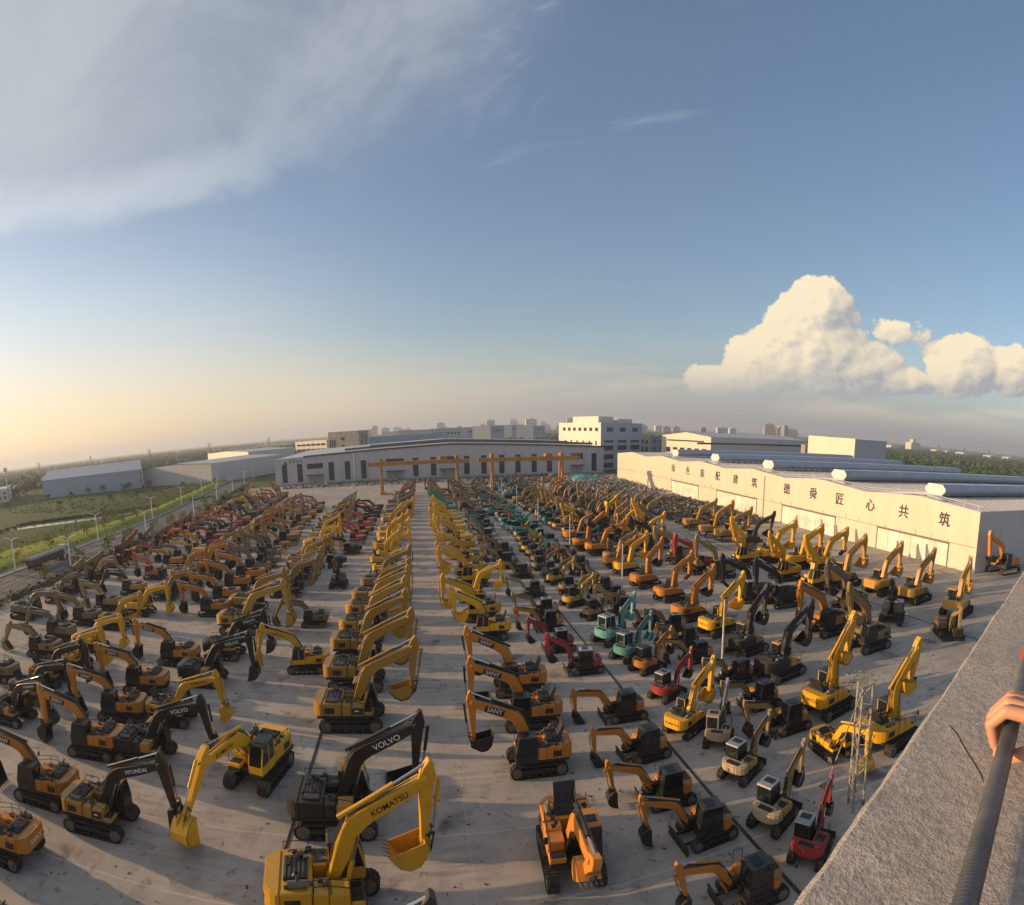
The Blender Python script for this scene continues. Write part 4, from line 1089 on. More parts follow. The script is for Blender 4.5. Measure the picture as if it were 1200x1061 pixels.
for (px, py), sp, hd, lt in (((616, 789), 'sany', True, 'SANY'), ((631, 824), 'sany', True, 'SANY'), ((640, 872), 'sany', True, 'SANY'), ((581, 730), 'kom', True, None), ((569, 710), 'kom', True, None)):
    pput(px, py, 180, sp, 1.08, 'aisle', RW['B'], letters=lt, hood=hd)
pput(663, 968, 271, 'scoop', 1.22, 'scoop', RW['B'], hood=True)
pput(548, 690, 0, 'kom', 1.0, 'mid', RW['B'], letters='KOMATSU')
for px, py, sp in ((737, 825, 'msany'), (762, 868, 'msany'), (789, 918, 'msany'), (834, 958, 'msany'), (888, 1025, 'msany')): pput(px, py, 180, sp, 1.12, 'dig', RW['R8'])
for px, py, sp, ps in ((660, 750, 'mred', 'mid'), (690, 774, 'mred', 'mid'), (648, 727, 'msany', 'dig'), (643, 711, 'mgold', 'dig'), (629, 690, 'mtan', 'dig'), (615, 669, 'mtan', 'dig')): pput(px, py, 180, sp, 1.1, ps, RW['R8'])
for px, py, sp, hd, ps, sc in ((778, 805, 'mred', 22, 'mid', 1.0), (755, 775, 'msany', 25, 'mid', 1.05), (733, 761, 'mteal', 25, 'mid', 1.2), (712, 742, 'mteal', 25, 'high', 1.35), (842, 857, 'mcream', 52, 'high', 1.0),
                               (866, 893, 'mgold', 28, 'mid', 1.05), (904, 948, 'mgold', 26, 'mid', 1.08), (949, 985, 'mred', 30, 'mid', .98), (693, 715, 'mtan', 15, 'dig', 1.05), (669, 701, 'mcat', 20, 'mid', 1.05), (649, 676, 'mcat', 20, 'mid', 1.0)):
    pput(px, py, hd, sp, sc, ps, RW['R9'])
pput(800, 838, 30, 'kom', .88, 'mid', RW['R9'])
for px, py, sp, sc in ((928, 838, 'mblack', 1.1), (896, 812, 'mblack', 1.1), (868, 785, 'mblack', 1.1), (822, 762, 'mblack', 1.05), (793, 728, 'mgold', 1.0), (808, 745, 'mbrown', 1.0)): pput(px, py, 180, sp, sc, 'dig', RW['R10'])
pput(970, 860, 268, 'kom', .8, 'dig', RW['R10'], swing=6)
for (px, py), sp, sc, ps, lt, hd in (((1036, 850), 'kom', 1.2, 'tall', None, True), ((965, 814), 'kom', 1.2, 'tall', None, True), ((908, 775), 'volvo', 1.2, 'high', 'VOLVO', False), ((868, 748), 'volvo', 1.15, 'high', 'VOLVO', False), ((837, 727), 'kom', 1.1, 'high', None, False), ((804, 711), 'orange', 1.08, 'high', None, False),
                                     ((781, 690), 'orange', 1.08, 'high', None, False), ((752, 675), 'orange', 1.08, 'high', None, False), ((731, 661), 'kom', 1.1, 'high', None, False), ((718, 648), 'tan', 1.0, 'mid', None, False)):
    pput(px, py, 12, sp, sc, ps, RW['R11'], letters=lt, hood=hd)
for (px, py), sp, hd, ps, sw in (((976, 725), 'orange', 180, 'mid', 0), ((1024, 742), 'tan', 180, 'high', 0), ((924, 695), 'black', 180, 'mid', 0), ((890, 690), 'black', 172, 'mid', 0), ((825, 659), 'red', 180, 'mid', 0), ((848, 664), 'tan', 180, 'mid', 0),
                                 ((876, 650), 'kom', 180, 'tall', 0), ((924, 667), 'kom', 180, 'tall', 0), ((959, 677), 'kom', 180, 'tall', 0), ((1047, 712), 'black', 215, 'tuck', 0), ((1000, 700), 'brown', 180, 'high', 0), ((800, 648), 'tan', 180, 'mid', 0), ((772, 633), 'black', 180, 'mid', 0), ((757, 622), 'kom', 180, 'tall', 0)):
    pput(px, py, hd, sp, 1.22, ps, RW['R12'], swing=sw)
pput(1109, 733, 235, 'mbrown', 1.5, 'mid', RW['R12'])
for px, py, sp, hd in ((1119, 708, 'cat', 14), (1068, 693, 'cat', 12), (1028, 684, 'cat', 10), (984, 675, 'cat', 8), (960, 657, 'kom', 5), (932, 655, 'kom', 5), (900, 648, 'kom', 4), (876, 632, 'black', 2), (849, 625, 'cat', 0), (831, 620, 'cat', 0), (811, 612, 'cat', 0)):
    pput(px, py, hd, sp, 1.36, 'mid', RW['R13'])
pput(1180, 661, 178, 'orange', 1.6, 'aisle', 'by the warehouse corner')
# --- rows carried on into the distance
def row(x, y0, y1, head, pitch, specs, poses, phrase, sc=(.86, 1.24), drift=0.0, skip=0.0, mess=1.0):
    y = y0; i = 0
    while y < y1:
        sp = specs[min(len(specs) - 1, int((y - y0) / (y1 - y0) * len(specs)))] if isinstance(specs, list) else specs
        if isinstance(sp, tuple): sp = jr.choice(sp)
        xx = x + drift * (y - y0) + jr.uniform(-.5, .5) * mess
        if jr.random() > skip and all((xx - l[0]) ** 2 + (y - l[1]) ** 2 > (pitch * .72) ** 2 for l in LIST):
            put(xx, y, head + jr.gauss(0, 3.5 * mess), sp, jr.uniform(*sc), jr.choice(poses), phrase, hood=jr.random() < .25)
        y += pitch * jr.uniform(1 - .1 * mess, 1 + .12 * mess); i += 1
put(-6.0, 21.0, 0, 'black', 1.28, 'aisle', RW['A'])
row(-6.8, 108, 246, 0, 7.0, ['kom', 'kom', ('tan', 'cat'), ('tan', 'brown'), ('brown', 'hit'), ('brown', 'hit')], ['aisle', 'aisle', 'high', 'mid'], RW['A'], (.95, 1.3), mess=1.4)
row(9.4, 90, 246, 180, 7.0, ['kom', 'kom', 'kom', ('tan', 'kom'), ('teal', 'tan'), ('tan', 'brown'), 'brown'], ['aisle', 'aisle', 'mid', 'high'], RW['B'], (1.0, 1.28), mess=1.3)
row(-14.5, 140, 200, 180, 7, [('red', 'hit'), ('hit', 'black')], ['low', 'mid'], RW['R5'], (.9, 1.05), skip=.2, mess=1.7)
row(-23.5, 95, 215, 0, 6.0, [('cat', 'tan'), ('kom', 'tan', 'brown'), ('tan', 'black'), ('teal', 'tan', 'hit')], ['reach', 'mid', 'aisle'], RW['R4'], drift=-.03, mess=1.7)
row(-32.4, 105, 215, 180, 6.2, [('sany', 'brown'), ('sany', 'tan'), ('tan', 'orange'), ('hit', 'tan')], ['dig', 'reach', 'mid'], RW['R3'], drift=-.04, mess=1.7)
row(-45.4, 98, 222, 0, 6.4, [('tan', 'orange'), ('hit', 'cat'), ('tan', 'orange'), ('hit', 'brown')], ['reach', 'mid'], RW['R2'], drift=-.03, mess=1.7)
row(-54.0, 118, 262, 180, 6.0, [('kom', 'red', 'brown'), ('red', 'brown'), ('brown', 'tan', 'black'), ('red', 'tan')], ['low', 'dig', 'tuck'], RW['R1'], drift=-.05, mess=1.7)
row(-65.5, 66, 262, 0, 6.0, [('tan', 'brown'), ('brown', 'hit'), ('hit', 'orange'), ('brown', 'kom')], ['low', 'reach', 'tuck'], RW['R0'], drift=-.06, skip=.1, mess=1.7)
row(17.4, 104, 255, 180, 5.6, [('mtan', 'mgold', 'mbrown'), ('mtan', 'mgreen'), ('tan', 'brown'), ('brown', 'tan')], ['dig', 'mid'], RW['MID'], drift=.01, mess=2.6)
row(24, 84, 255, 10, 5.2, [('mtan', 'mcat', 'mbrown'), ('mgreen', 'mteal', 'mtan'), ('mbrown', 'mtan', 'mgreen')], ['mid', 'dig', 'tuck'], RW['MID'], mess=2.6)
row(29.5, 60, 255, 175, 5.0, [('mtan', 'mbrown'), ('mgreen', 'mteal', 'mtan', 'mbrown'), ('mgreen', 'mred', 'mbrown'), ('mtan', 'mbrown')], ['mid', 'tuck', 'dig'], RW['MID'], mess=2.6)
row(37, 104, 250, 6, 5.2, [('mgreen', 'mtan', 'orange'), ('mcat', 'mtan', 'mgreen'), ('mbrown', 'tan'), ('teal', 'brown')], ['mid', 'tuck', 'aisle'], RW['MID'], mess=2.6)
row(44, 112, 245, 178, 5.0, [('tan', 'mbrown', 'black'), ('mcat', 'kom', 'tan'), ('brown', 'tan'), ('mgreen', 'brown')], ['mid', 'tuck', 'high'], RW['RB'], mess=2.6)
row(51, 118, 235, 4, 5.2, [('kom', 'tan', 'brown'), ('tan', 'brown'), ('cat', 'brown')], ['mid', 'high', 'tuck'], RW['RB'], mess=2.6)
row(58, 128, 225, 180, 5.4, [('kom', 'brown', 'tan'), ('tan', 'brown'), ('cat', 'brown')], ['mid', 'high'], RW['RB'], mess=2.6)
row(65, 150, 215, 0, 6, [('brown', 'tan'), ('cat', 'brown')], ['mid', 'tuck'], RW['RB'], skip=.15, mess=2.6)
for l in LIST: l.append(hypot(l[0], l[1]))
LIST.sort(key=lambda l: l[-1])
TOTAL = len(LIST)
for i, (x, y, hd, sp, sc, ps, rw, sw, lt, hood, d) in enumerate(LIST[:300]):
    s_ = SP[sp]; tier = 1 if d < 82 else (2 if d < 130 else 3)
    base = s_['n'] + (' and open engine hood' if hood and s_['m'] == 'std' else '')
    lab = f"{base} {POSEN[ps]} {rw}"
    wds = lab.split()
    if len(wds) > 16: lab = f"{s_['n']}{' and open hood' if hood and s_['m'] == 'std' else ''} {' '.join(POSEN[ps].split()[2:])} {rw}"
    wds = lab.split()
    if len(wds) > 16: lab = ' '.join(wds[:16])
    excavator(x, y, hd, s_, sc, ps, lab, f"{s_['n']}s {rw}", tier, sw, lt, hood, jr, jr.randrange(6))
# beyond three hundred the machines at the far end merge into one mass
mbs = MB(); keys = ['N', 'T', 'C', 'O', 'G', 'K', 'B', 'D']
FAR_M = [mat('far_paint_' + k, build=paint_nodes(COLR[k])) for k in keys] + [M['rubber']]
def add_mesh(me, mtx, mi):
    mbs.mi = mi; mbs.add([mtx @ v_.co for v_ in me.vertices], [tuple(p.vertices) for p in me.polygons])
lowtrack = MB(); lowtrack.prism([(-2, .2), (-1.7, 0), (1.7, 0), (2, .2), (2, .6), (1.7, .85), (-1.7, .85), (-2, .6)], -.3, .3); lowtrack = lowtrack.mesh('lowtrack', M['rubber'])
for (x, y, hd, sp, sc, ps, rw, sw, lt, hood, d) in LIST[300:]:
    s_ = SP[sp]; key = s_['m']; P, A = PARTS[key], arm(key, ps, jr.randrange(6))
    m0 = Matrix.Translation((x, y, 0)) @ Matrix.Rotation(radians(hd), 4, 'Z') @ Matrix.Scale(sc, 4)
    mk = lambda k: keys.index({'S': 'C', 'V': 'C', 'Y': 'K', 'W': 'T', 'R': 'O', 'L': 'G', 'A': 'D'}.get(s_[k], s_[k]))
    for s2 in (-1, 1): add_mesh(lowtrack, m0 @ Matrix.Translation((0, s2 * (1.2 if key == 'std' else .9), 0)) @ Matrix.Scale(1 if key == 'std' else .72, 4), len(keys))
    for pn, k in (('counterweight', 'cw'), ('engine_hood', 'main'), ('cab', 'cab'), ('cab_roof', 'roof')): add_mesh(P[pn], m0, mk(k))
    for pn, k in (('boom', 'boom'), ('stick', 'boom'), ('bucket', 'bucket')): add_mesh(A[pn], m0, mk(k))
if LIST[300:]:
    stuff('excavator_mass', mbs.mesh('excavator_mass', FAR_M, recalc=False), 'crowded mass of weathered excavators at the far end of the yard', 'excavators')
print('EXCAVATORS', TOTAL)

# ------------------------------------------------------------------ yard furniture
M['crane'] = noisy((.52, .22, .03), (.34, .15, .04), .6, rough=.5, coord='Pos', name='crane_orange')
M['pole'] = noisy((.55, .54, .52), (.35, .33, .31), 2, rough=.5, name='pole_white')
M['mast'] = noisy((.34, .33, .27), (.16, .13, .10), 1.5, rough=.6, name='mast_galvanised')
M['lamp'] = mat('lamp_lens', (.75, .75, .72), .3)
pm = MB(); pm.cyl((0, 0, 0), (0, 0, 9.2), .14, 10, .09); pm.cyl((0, 0, 0), (0, 0, .35), .26, 10); pole_me = pm.mesh('pole', M['pole'])
pm = MB(); pm.box(-.3, .3, -.12, .12, 9.2, 9.36); pm.cyl((0, 0, 9.15), (0, 0, 9.5), .12, 8); head_me = pm.mesh('lamp_head', M['steel'])
for k in range(7):
    t = thing('yard_pole', 'slim white lighting pole standing among the compact excavators', 'pole', (31.0, 51.4 + 31.2 * k, 0), 0, 'white poles in a line through the yard')
    ob('shaft', pole_me, t); ob('lamp_head', head_me, t)
sl = MB(); sl.cyl((0, 0, 0), (0, 0, 8.2), .2, 8, .13); M['lampwhite'] = mat('lamp_post_white', (.8, .8, .78), .5)
sl_shaft = sl.mesh('shaft', M['lampwhite'])
sl = MB(); sl.tube([(0, 0, 8.0), (.5, 0, 8.5), (1.8, 0, 8.8)], .1, 6); sl_arm = sl.mesh('arm', M['lampwhite'])
sl = MB(); sl.prism([(1.6, 8.75), (2.5, 8.84), (2.5, 8.92), (1.6, 8.88)], -.14, .14); sl_head = sl.mesh('lamp_head', M['lamp'], .02)
for side, (ln, off) in enumerate(((RL, -.9), (RRt, 1.0))):
    y = 24
    while y < 470:
        t = thing('street_lamp', 'twin armed white street lamp on the grass side of the road' if side == 0 else 'twin armed white street lamp on the yard side of the road', 'street lamp', (lerp_x(ln, y) + off, y, 0), 0, 'street lamps along the road')
        ob('shaft', sl_shaft, t)
        for r_ in (0, pi):
            a = ob('arm', sl_arm, t, (0, 0, 0), r_); ob('lamp_head', sl_head, a)
        y += 45.5
# gantry cranes
def gantry(x0, x1, legs, y, label):
    t = thing('gantry_crane', label, 'crane', ((x0 + x1) / 2, y, 0)); cx = (x0 + x1) / 2
    for dy in (-1.3, 1.3):
        m = MB(); m.box(x0 - cx, x1 - cx, dy - .45, dy + .45, 12.2, 13.9); ob('girder', m.mesh('girder', M['crane'], .05), t)
    for lx in legs:
        lx -= cx
        for dy in (-1, 1):
            m = MB(); m.obox((lx, dy * 2.3, 6.4), (.55, 0, 0), (0, .6, 0), (0, -dy * .55, 5.8)); ob('leg', m.mesh('leg', M['crane'], .05), t)
        m = MB(); m.box(lx - .7, lx + .7, -4.2, 4.2, .25, 1.1)
        for yy in (-3.6, -2.6, 2.6, 3.6): m.cyl((lx - .4, yy, .3), (lx + .4, yy, .3), .3, 10)
        ob('end_truck', m.mesh('end_truck', M['crane']), t)
        m = MB(); m.box(lx - .8, lx + .8, -1.9, 1.9, 13.95, 15.6); ob('leg_head', m.mesh('leg_head', M['crane'], .08), t)
    m = MB(); m.box(-1.6, 1.6, -1.6, 1.6, 13.95, 15.1); m.cyl((-1.2, -1.4, 15.2), (1.2, -1.4, 15.2), .4, 10); tr = ob('trolley', m.mesh('trolley', M['crane'], .05), t, (legs[1] - cx - 6, 0, 0))
    m = MB(); m.tube([(0, 0, 13.9), (0, 0, 9.0)], .06, 5); m.box(-.3, .3, -.2, .2, 8.3, 9.0); ob('hook', m.mesh('hook', M['black']), tr)
gantry(-20.7, 23.4, (-14.7, 18.2), 252, 'orange gantry crane spanning the far end of the central aisle')
gantry(27.5, 72.9, (33.5, 64.6), 252, 'orange gantry crane spanning the crowded machines before the workshop')
# lorry on the road
M['truckwhite'] = noisy((.7, .7, .68), (.5, .48, .45), 2, rough=.4, name='lorry_white')
M['tarp_red'] = noisy((.20, .06, .05), (.1, .05, .04), 1, rough=.7, name='lorry_maroon')
M['tarp_pale'] = noisy((.45, .42, .36), (.3, .28, .25), 1, rough=.8, name='load_cover')
p = g(80, 661); lx = lerp_x(RL, p.y) + 3.4
lor = thing('lorry', 'long articulated lorry with white cab and pale covered trailer', 'lorry', (lx, p.y, 0), radians(93))
m = MB(); m.prism([(8.2, .9), (10.4, .9), (10.5, 2.2), (10.2, 3.3), (9.9, 3.7), (8.2, 3.75)], -1.2, 1.2); cb = ob('cab', m.mesh('cab', M['truckwhite'], .08, 2), lor)
m = MB(); m.add([(10.52, -1.05, 2.15), (10.52, 1.05, 2.15), (10.24, 1.05, 3.2), (10.24, -1.05, 3.2)], [(0, 1, 2, 3)]); ob('windscreen', m.mesh('windscreen', M['glass']), cb)
for s_ in (-1, 1):
    m = MB(); m.box(9.0, 9.9, s_ * 1.21 - .01, s_ * 1.21 + .01, 2.2, 3.1); ob('side_window', m.mesh('side_window', M['glass']), cb)
m = MB(); m.box(-8, 7.6, -1.22, 1.22, 1.1, 2.6); trl = ob('trailer', m.mesh('trailer', M['tarp_red'], .05), lor)
m = MB(); m.prism([(-1.24, 2.62), (-1.0, 3.1), (0, 3.3), (1.0, 3.1), (1.24, 2.62)], -7.9, 7.5, 'yz'); ob('load_cover', m.mesh('load_cover', M['tarp_pale'], .04), trl)
m = MB(); m.box(-8.1, 9.8, -.5, .5, .7, 1.05); ob('chassis', m.mesh('chassis', M['black']), lor)
m = MB(); m.cyl((0, -.16, 0), (0, .16, 0), .5, 16); m.mi = 1; m.cyl((0, -.17, 0), (0, .17, 0), .25, 12); wme = m.mesh('wheel', [M['rubber'], M['steel']])
for wx in (-6.8, -5.5, -4.2, 5.4, 6.7, 9.4):
    for s_ in (-1, 1): ob('wheel', wme, lor, (wx, s_ * 1.05, .47))
# dark lorry parked beside the warehouse end wall
p = g(1199, 640); dv = thing('dark_lorry', 'dark lorry parked in the lane beside the warehouse end wall', 'lorry', (p.x + 3.5, p.y, 0), radians(168))
m = MB(); m.prism([(1.2, .7), (3.4, .7), (3.5, 1.8), (3.1, 2.8), (1.2, 2.85)], -1.15, 1.15); cb = ob('cab', m.mesh('cab', M['black'], .08, 2), dv)
m = MB(); m.add([(3.52, -1, 1.75), (3.52, 1, 1.75), (3.14, 1, 2.7), (3.14, -1, 2.7)], [(0, 1, 2, 3)]); ob('windscreen', m.mesh('windscreen', M['glass']), cb)
m = MB(); m.box(-5, 1.0, -1.2, 1.2, 1.0, 1.2); m.box(-5, 1.0, -1.2, -1.12, 1.2, 1.9); m.box(-5, 1.0, 1.12, 1.2, 1.2, 1.9); ob('load_bed', m.mesh('load_bed', M['black']), dv)
for s_ in (-.8, .8):
    m = MB(); m.box(3.5, 3.56, s_ - .2, s_ + .2, .85, 1.1); ob('headlight', m.mesh('headlight', M['lamp']), dv)
for wx in (-4, -2.8, 2.3):
    for s_ in (-1, 1): ob('wheel', wme, dv, (wx, s_ * 1.0, .5))
# small grey tank between the rows
p = g(571, 650); m = MB(); m.cyl((0, 0, 0), (0, 0, 2.0), 1.0, 18); m.cyl((0, 0, 2.0), (0, 0, 2.25), .9, 18, .3); m.cyl((0, 0, 2.2), (0, 0, 2.45), .25, 10)
thing('water_tank', 'squat grey plastic tank standing alone on open concrete', 'tank', (p.x, p.y, 0), 0, None, m.mesh('water_tank', M['steel'], smooth=True))

# lattice mast near the parapet
p = g(1001, 946); mast = thing('lattice_mast', 'pale three legged lattice mast with cluttered head close to the parapet', 'mast', (p.x, p.y, 0), radians(8))
lg = [(-.62, -.36), (.62, -.36), (0, .6)]; MH = 9.6
for (x, y) in lg: ob('leg', MB().cyl((x, y, 0), (x * .96, y * .96, MH), .085, 8).mesh('leg', M['mast'], smooth=True), mast)
for k in range(6):
    z0, z1 = MH * k / 6, MH * (k + 1) / 6
    for i in range(3):
        a, b = lg[i], lg[(i + 1) % 3]
        if k % 2: a, b = b, a
        ob('brace', MB().cyl((a[0], a[1], z0), (b[0], b[1], z1), .035, 6).mesh('brace', M['mast']), mast)
        ob('ring_bar', MB().cyl((a[0] * .97, a[1] * .97, z1), (b[0] * .97, b[1] * .97, z1), .035, 6).mesh('ring_bar', M['mast']), mast)
q = g(968, 922); d = Vector((q.x - p.x, q.y - p.y, 0)); c8, s8 = cos(-radians(8)), sin(-radians(8)); d = Vector((d.x * c8 - d.y * s8, d.x * s8 + d.y * c8, 0))
ob('stay', MB().cyl((-.8, -.4, MH * .98), (d.x, d.y, .1), .05, 6).mesh('stay', M['mast']), mast)
ob('foot_plate', MB().box(d.x - .4, d.x + .4, d.y - .4, d.y + .4, 0, .1).mesh('foot_plate', M['steel']), mast)
hm = MB(); rr = random.Random(9)
hm.bar((-1.4, .5, MH + .25), (1.5, 1.1, MH + .55), .06)
for k in range(26):
    c0_ = Vector((rr.uniform(-1.3, 1.3), rr.uniform(-.2, 1.3), MH + rr.uniform(.0, .7))); hm.bar(c0_, c0_ + Vector((rr.uniform(-.6, .6), rr.uniform(-.3, .3), rr.uniform(-.15, .35))), .05)
hd_ = ob('head_frame', hm.mesh('head_frame', M['mast']), mast); hd_['kind'] = 'stuff'

# scrap between the machines and the warehouse
M['scrap'] = noisy((.17, .125, .085), (.07, .06, .055), .35, rough=.8, coord='Pos', name='rusty_scrap')
M['scrapg'] = noisy((.28, .27, .26), (.12, .115, .11), .35, rough=.7, coord='Pos', name='grey_scrap')
M['tarp'] = noisy((.10, .40, .35), (.06, .26, .24), .5, rough=.6, coord='Pos', name='teal_sheet')
def heap(name, label, x0, x1, y0, y1, n, hmax, mats, seed, size=(.4, 2.6)):
    r = random.Random(seed); m = MB()
    for k in range(n):
        u, v = r.random(), r.random(); x, y = x0 + u * (x1 - x0), y0 + v * (y1 - y0)
        hh = hmax * max(.08, (mnoise.noise(Vector((x * .12, y * .08, seed))) * .5 + .5)) * (1 - (2 * u - 1) ** 4) * (1 - (2 * v - 1) ** 6)
        m.mi = r.randrange(len(mats)); z = r.uniform(0, hh); L = r.uniform(*size); a = r.uniform(0, pi); t = r.uniform(-.5, .5)
        d = Vector((cos(a) * cos(t), sin(a) * cos(t), sin(t)))
        if r.random() < .7: m.bar((x, y, z + .1), Vector((x, y, z + .1)) + d * L, r.uniform(.08, .3), r.uniform(.08, .45))
        else: m.cyl((x, y, z + .2), Vector((x, y, z + .2)) + d * L * .6, r.uniform(.15, .5), 8)
    return stuff(name, m.mesh(name, mats, recalc=False), label, 'scrap')
heap('scrap_heap', 'rusty heap of dismantled machine parts along the warehouse wall', 72, 101, 140, 205, 2600, 3.0, [M['scrap'], M['scrap'], M['scrapg'], M['black']], 2)
heap('scrap_heap', 'grey heap of pipes and plates at the far end of the warehouse', 70, 103, 206, 300, 2400, 4.2, [M['scrapg'], M['scrapg'], M['scrap'], M['pole']], 3)
heap('scrap_heap', 'low litter of parts before the far workshop', 20, 105, 272, 314, 1700, 2.6, [M['scrap'], M['scrapg'], M['black'], M['black']], 4)
heap('scrap_heap', 'dark litter of parts along the workshop plinth', -70, 18, 296, 316, 700, 1.6, [M['scrapg'], M['black'], M['scrap']], 6)
m = MB(); vs = []; N = 16
for i in range(N + 1):
    for j in range(N + 1):
        u, v = i / N * 2 - 1, j / N * 2 - 1; e = max(0, 1 - u * u) * max(0, 1 - v * v)
        vs.append((u * 9, v * 5, 3.6 * e ** .6 + 1.0 * e * mnoise.noise(Vector((u * 3, v * 3, 1)))))
m.add(vs, [(i * (N + 1) + j, (i + 1) * (N + 1) + j, (i + 1) * (N + 1) + j + 1, i * (N + 1) + j + 1) for i in range(N) for j in range(N)])
tm = m.mesh('tarpaulin', M['tarp'], smooth=True)
p = g(685, 564); thing('tarpaulin', 'large teal sheet thrown over a mound beside the scrap heap', 'tarpaulin', (p.x, p.y, 0), .3, None, tm)
p = g(664, 570); o = thing('tarpaulin', 'smaller teal sheet over parts near the crane leg', 'tarpaulin', (p.x, p.y, 0), 1.2, None, tm); o.scale = (.45, .5, .8)
# white fence at the yard's far corner
fe = thing('fence', 'low white rail fence at the yard corner beside the workshop', 'fence', (-92, 262, 0))
fm = MB().box(-.09, .09, -.09, .09, 0, 1.7).mesh('post', M['pole'])
for k in range(12): ob('post', fm, fe, (k * .9, k * 4.6, 0))
for z in (.7, 1.4): ob('rail', MB().bar((0, 0, z), (9.9, 50.6, z), .1, .16).mesh('rail', M['pole']), fe)

# litter trodden into the concrete
r_ = random.Random(77); m = MB()
for k in range(1500):
    x, y = r_.uniform(-70, 95), 20 + 150 * r_.random() ** 1.5; a = r_.uniform(0, pi); L = r_.uniform(.03, .16); m.mi = r_.randrange(3)
    m.obox((x, y, .02), (cos(a) * L, sin(a) * L, 0), (-sin(a) * L * .4, cos(a) * L * .4, 0), (0, 0, .02))
stuff('litter', m.mesh('litter', [M['scrap'], M['scrapg'], M['black']], recalc=False), 'scattered scraps and stones on the yard concrete', 'litter')

# ------------------------------------------------------------------ plants
def leaf_mat(name, a, b):
    def bld(n, bs):
        v = geo_pos(n); q = nz(n, v, .7, 4, .6)
        n.links.new(mixc(n, q.step(.3, .7), a, b), bs.inputs['Base Color'])
    return mat(name, a, .7, build=bld, spec=.2)
M['leaf'] = leaf_mat('leaf_green', (.035, .06, .015), (.075, .10, .025))
M['leaf_y'] = leaf_mat('leaf_yellow_green', (.14, .165, .022), (.23, .24, .035))
M['leaf_d'] = leaf_mat('leaf_dark', (.022, .036, .014), (.045, .06, .02))
M['bark'] = noisy((.10, .075, .05), (.05, .04, .03), 4, rough=.9, name='bark')
def leaves(m, c, rad, n, s, r, flat=.8):
    for k in range(n):
        d = Vector((r.gauss(0, 1), r.gauss(0, 1), r.gauss(0, flat))).normalized() * rad * (r.random() ** .4)
        p = c + d; a = Vector((r.uniform(-1, 1), r.uniform(-1, 1), r.uniform(-.4, .9))).normalized(); b = a.orthogonal().normalized(); e = a.cross(b); k1 = s * r.uniform(.6, 1.3)
        m.add([p - b * k1, p - e * k1 * .6, p + b * k1, p + e * k1 * .6], [(0, 1, 2, 3)])
def tree_meshes(h, cr, seed, mt, nl=520, ls=.28):
    r = random.Random(seed); t = MB(); c = MB(); pts = []
    t.cyl((0, 0, -.3), (0.1, 0, h * .4), h * .028, 8, h * .018); t.cyl((.1, 0, h * .4), (.0, .1, h * .8), h * .018, 6, h * .006)
    for k in range(9):
        a = k * 2.4 + r.uniform(-.4, .4); z0 = h * r.uniform(.3, .72); e = Vector((cos(a) * cr * r.uniform(.5, .95), sin(a) * cr * r.uniform(.5, .95), z0 + h * r.uniform(.08, .3)))
        t.cyl((0.05, 0, z0), e, h * .01, 5, h * .003); pts.append(e)
    pts += [Vector((0, 0, h * .92)), Vector((cr * .3, 0, h * .8)), Vector((-cr * .3, cr * .2, h * .75))]
    for e in pts: leaves(c, e, cr * r.uniform(.34, .6), nl // len(pts), ls, r)
    return t.mesh('trunk', M['bark'], recalc=False), c.mesh('crown', mt, recalc=False)
TV = [tree_meshes(7.5, 2.9, 1, M['leaf_d']), tree_meshes(6.2, 2.4, 2, M['leaf']), tree_meshes(9.0, 3.2, 3, M['leaf_d'], 640), tree_meshes(3.8, 1.1, 4, M['leaf_y'], 220, .18)]
def tree(x, y, k, sc, label, group, z=0.0):
    t = thing('tree' if k < 3 else 'sapling', label, 'tree', (x, y, z), random.uniform(0, 6), group); t.scale = (sc,) * 3
    ob('trunk', TV[k][0], t); ob('crown', TV[k][1], t)
rt = random.Random(21)
for k in range(26):
    y = 60 + k * 13 + rt.uniform(-2, 2); tree(lerp_x(RL, y) - 6.5 + rt.uniform(-.7, .7), y, 3, rt.uniform(.85, 1.3), 'young staked sapling on the bright grass bank beside the road', 'saplings on the grass bank', .3)
for k in range(14):
    y = 70 + k * 15 + rt.uniform(-3, 3); tree(lerp_x(RRt, y) + 2.6, y, 3, rt.uniform(1.0, 1.7), 'thin sapling between the road and the parked machines', 'saplings at the yard edge', -.1)
for (px, py, k, sc) in ((20, 588, 0, 1.3), (32, 584, 2, 1.2), (40, 578, 0, 1.5), (56, 590, 1, 1.0), (84, 586, 1, .9), (88, 578, 2, .8), (104, 580, 1, .9), (122, 578, 1, 1.0), (146, 578, 1, 1.0), (152, 574, 0, .8), (28, 570, 2, 1.6), (12, 575, 0, 1.5), (46, 568, 2, 1.4), (36, 562, 2, 1.6),
                        (175, 572, 1, .9), (196, 566, 1, .9), (207, 560, 0, 1.0), (130, 588, 1, .7), (160, 584, 1, .8), (182, 580, 1, .8), (70, 595, 1, .7), (215, 572, 1, .7), (240, 560, 1, .8), (262, 557, 1, .7)):
    p = g(px, py); tree(p.x, p.y, k, sc, ('broad dark bushy tree', 'smaller mid green tree', 'tallest dark rounded tree')[k] + (' before the long blue shed' if 50 < px < 170 else ' near the small white shed' if px <= 50 else ' near the wide low shed'), 'trees by the canal', -.4)
def bushes(name, label, pts, mt, seed, rad=(.6, 1.5), n=26, s=.22):
    r = random.Random(seed); m = MB()
    for (x, y, z) in pts: leaves(m, Vector((x, y, z + r.uniform(.1, .5))), r.uniform(*rad), n, s, r, .6)
    return stuff(name, m.mesh(name, mt, recalc=False), label, 'shrubs')
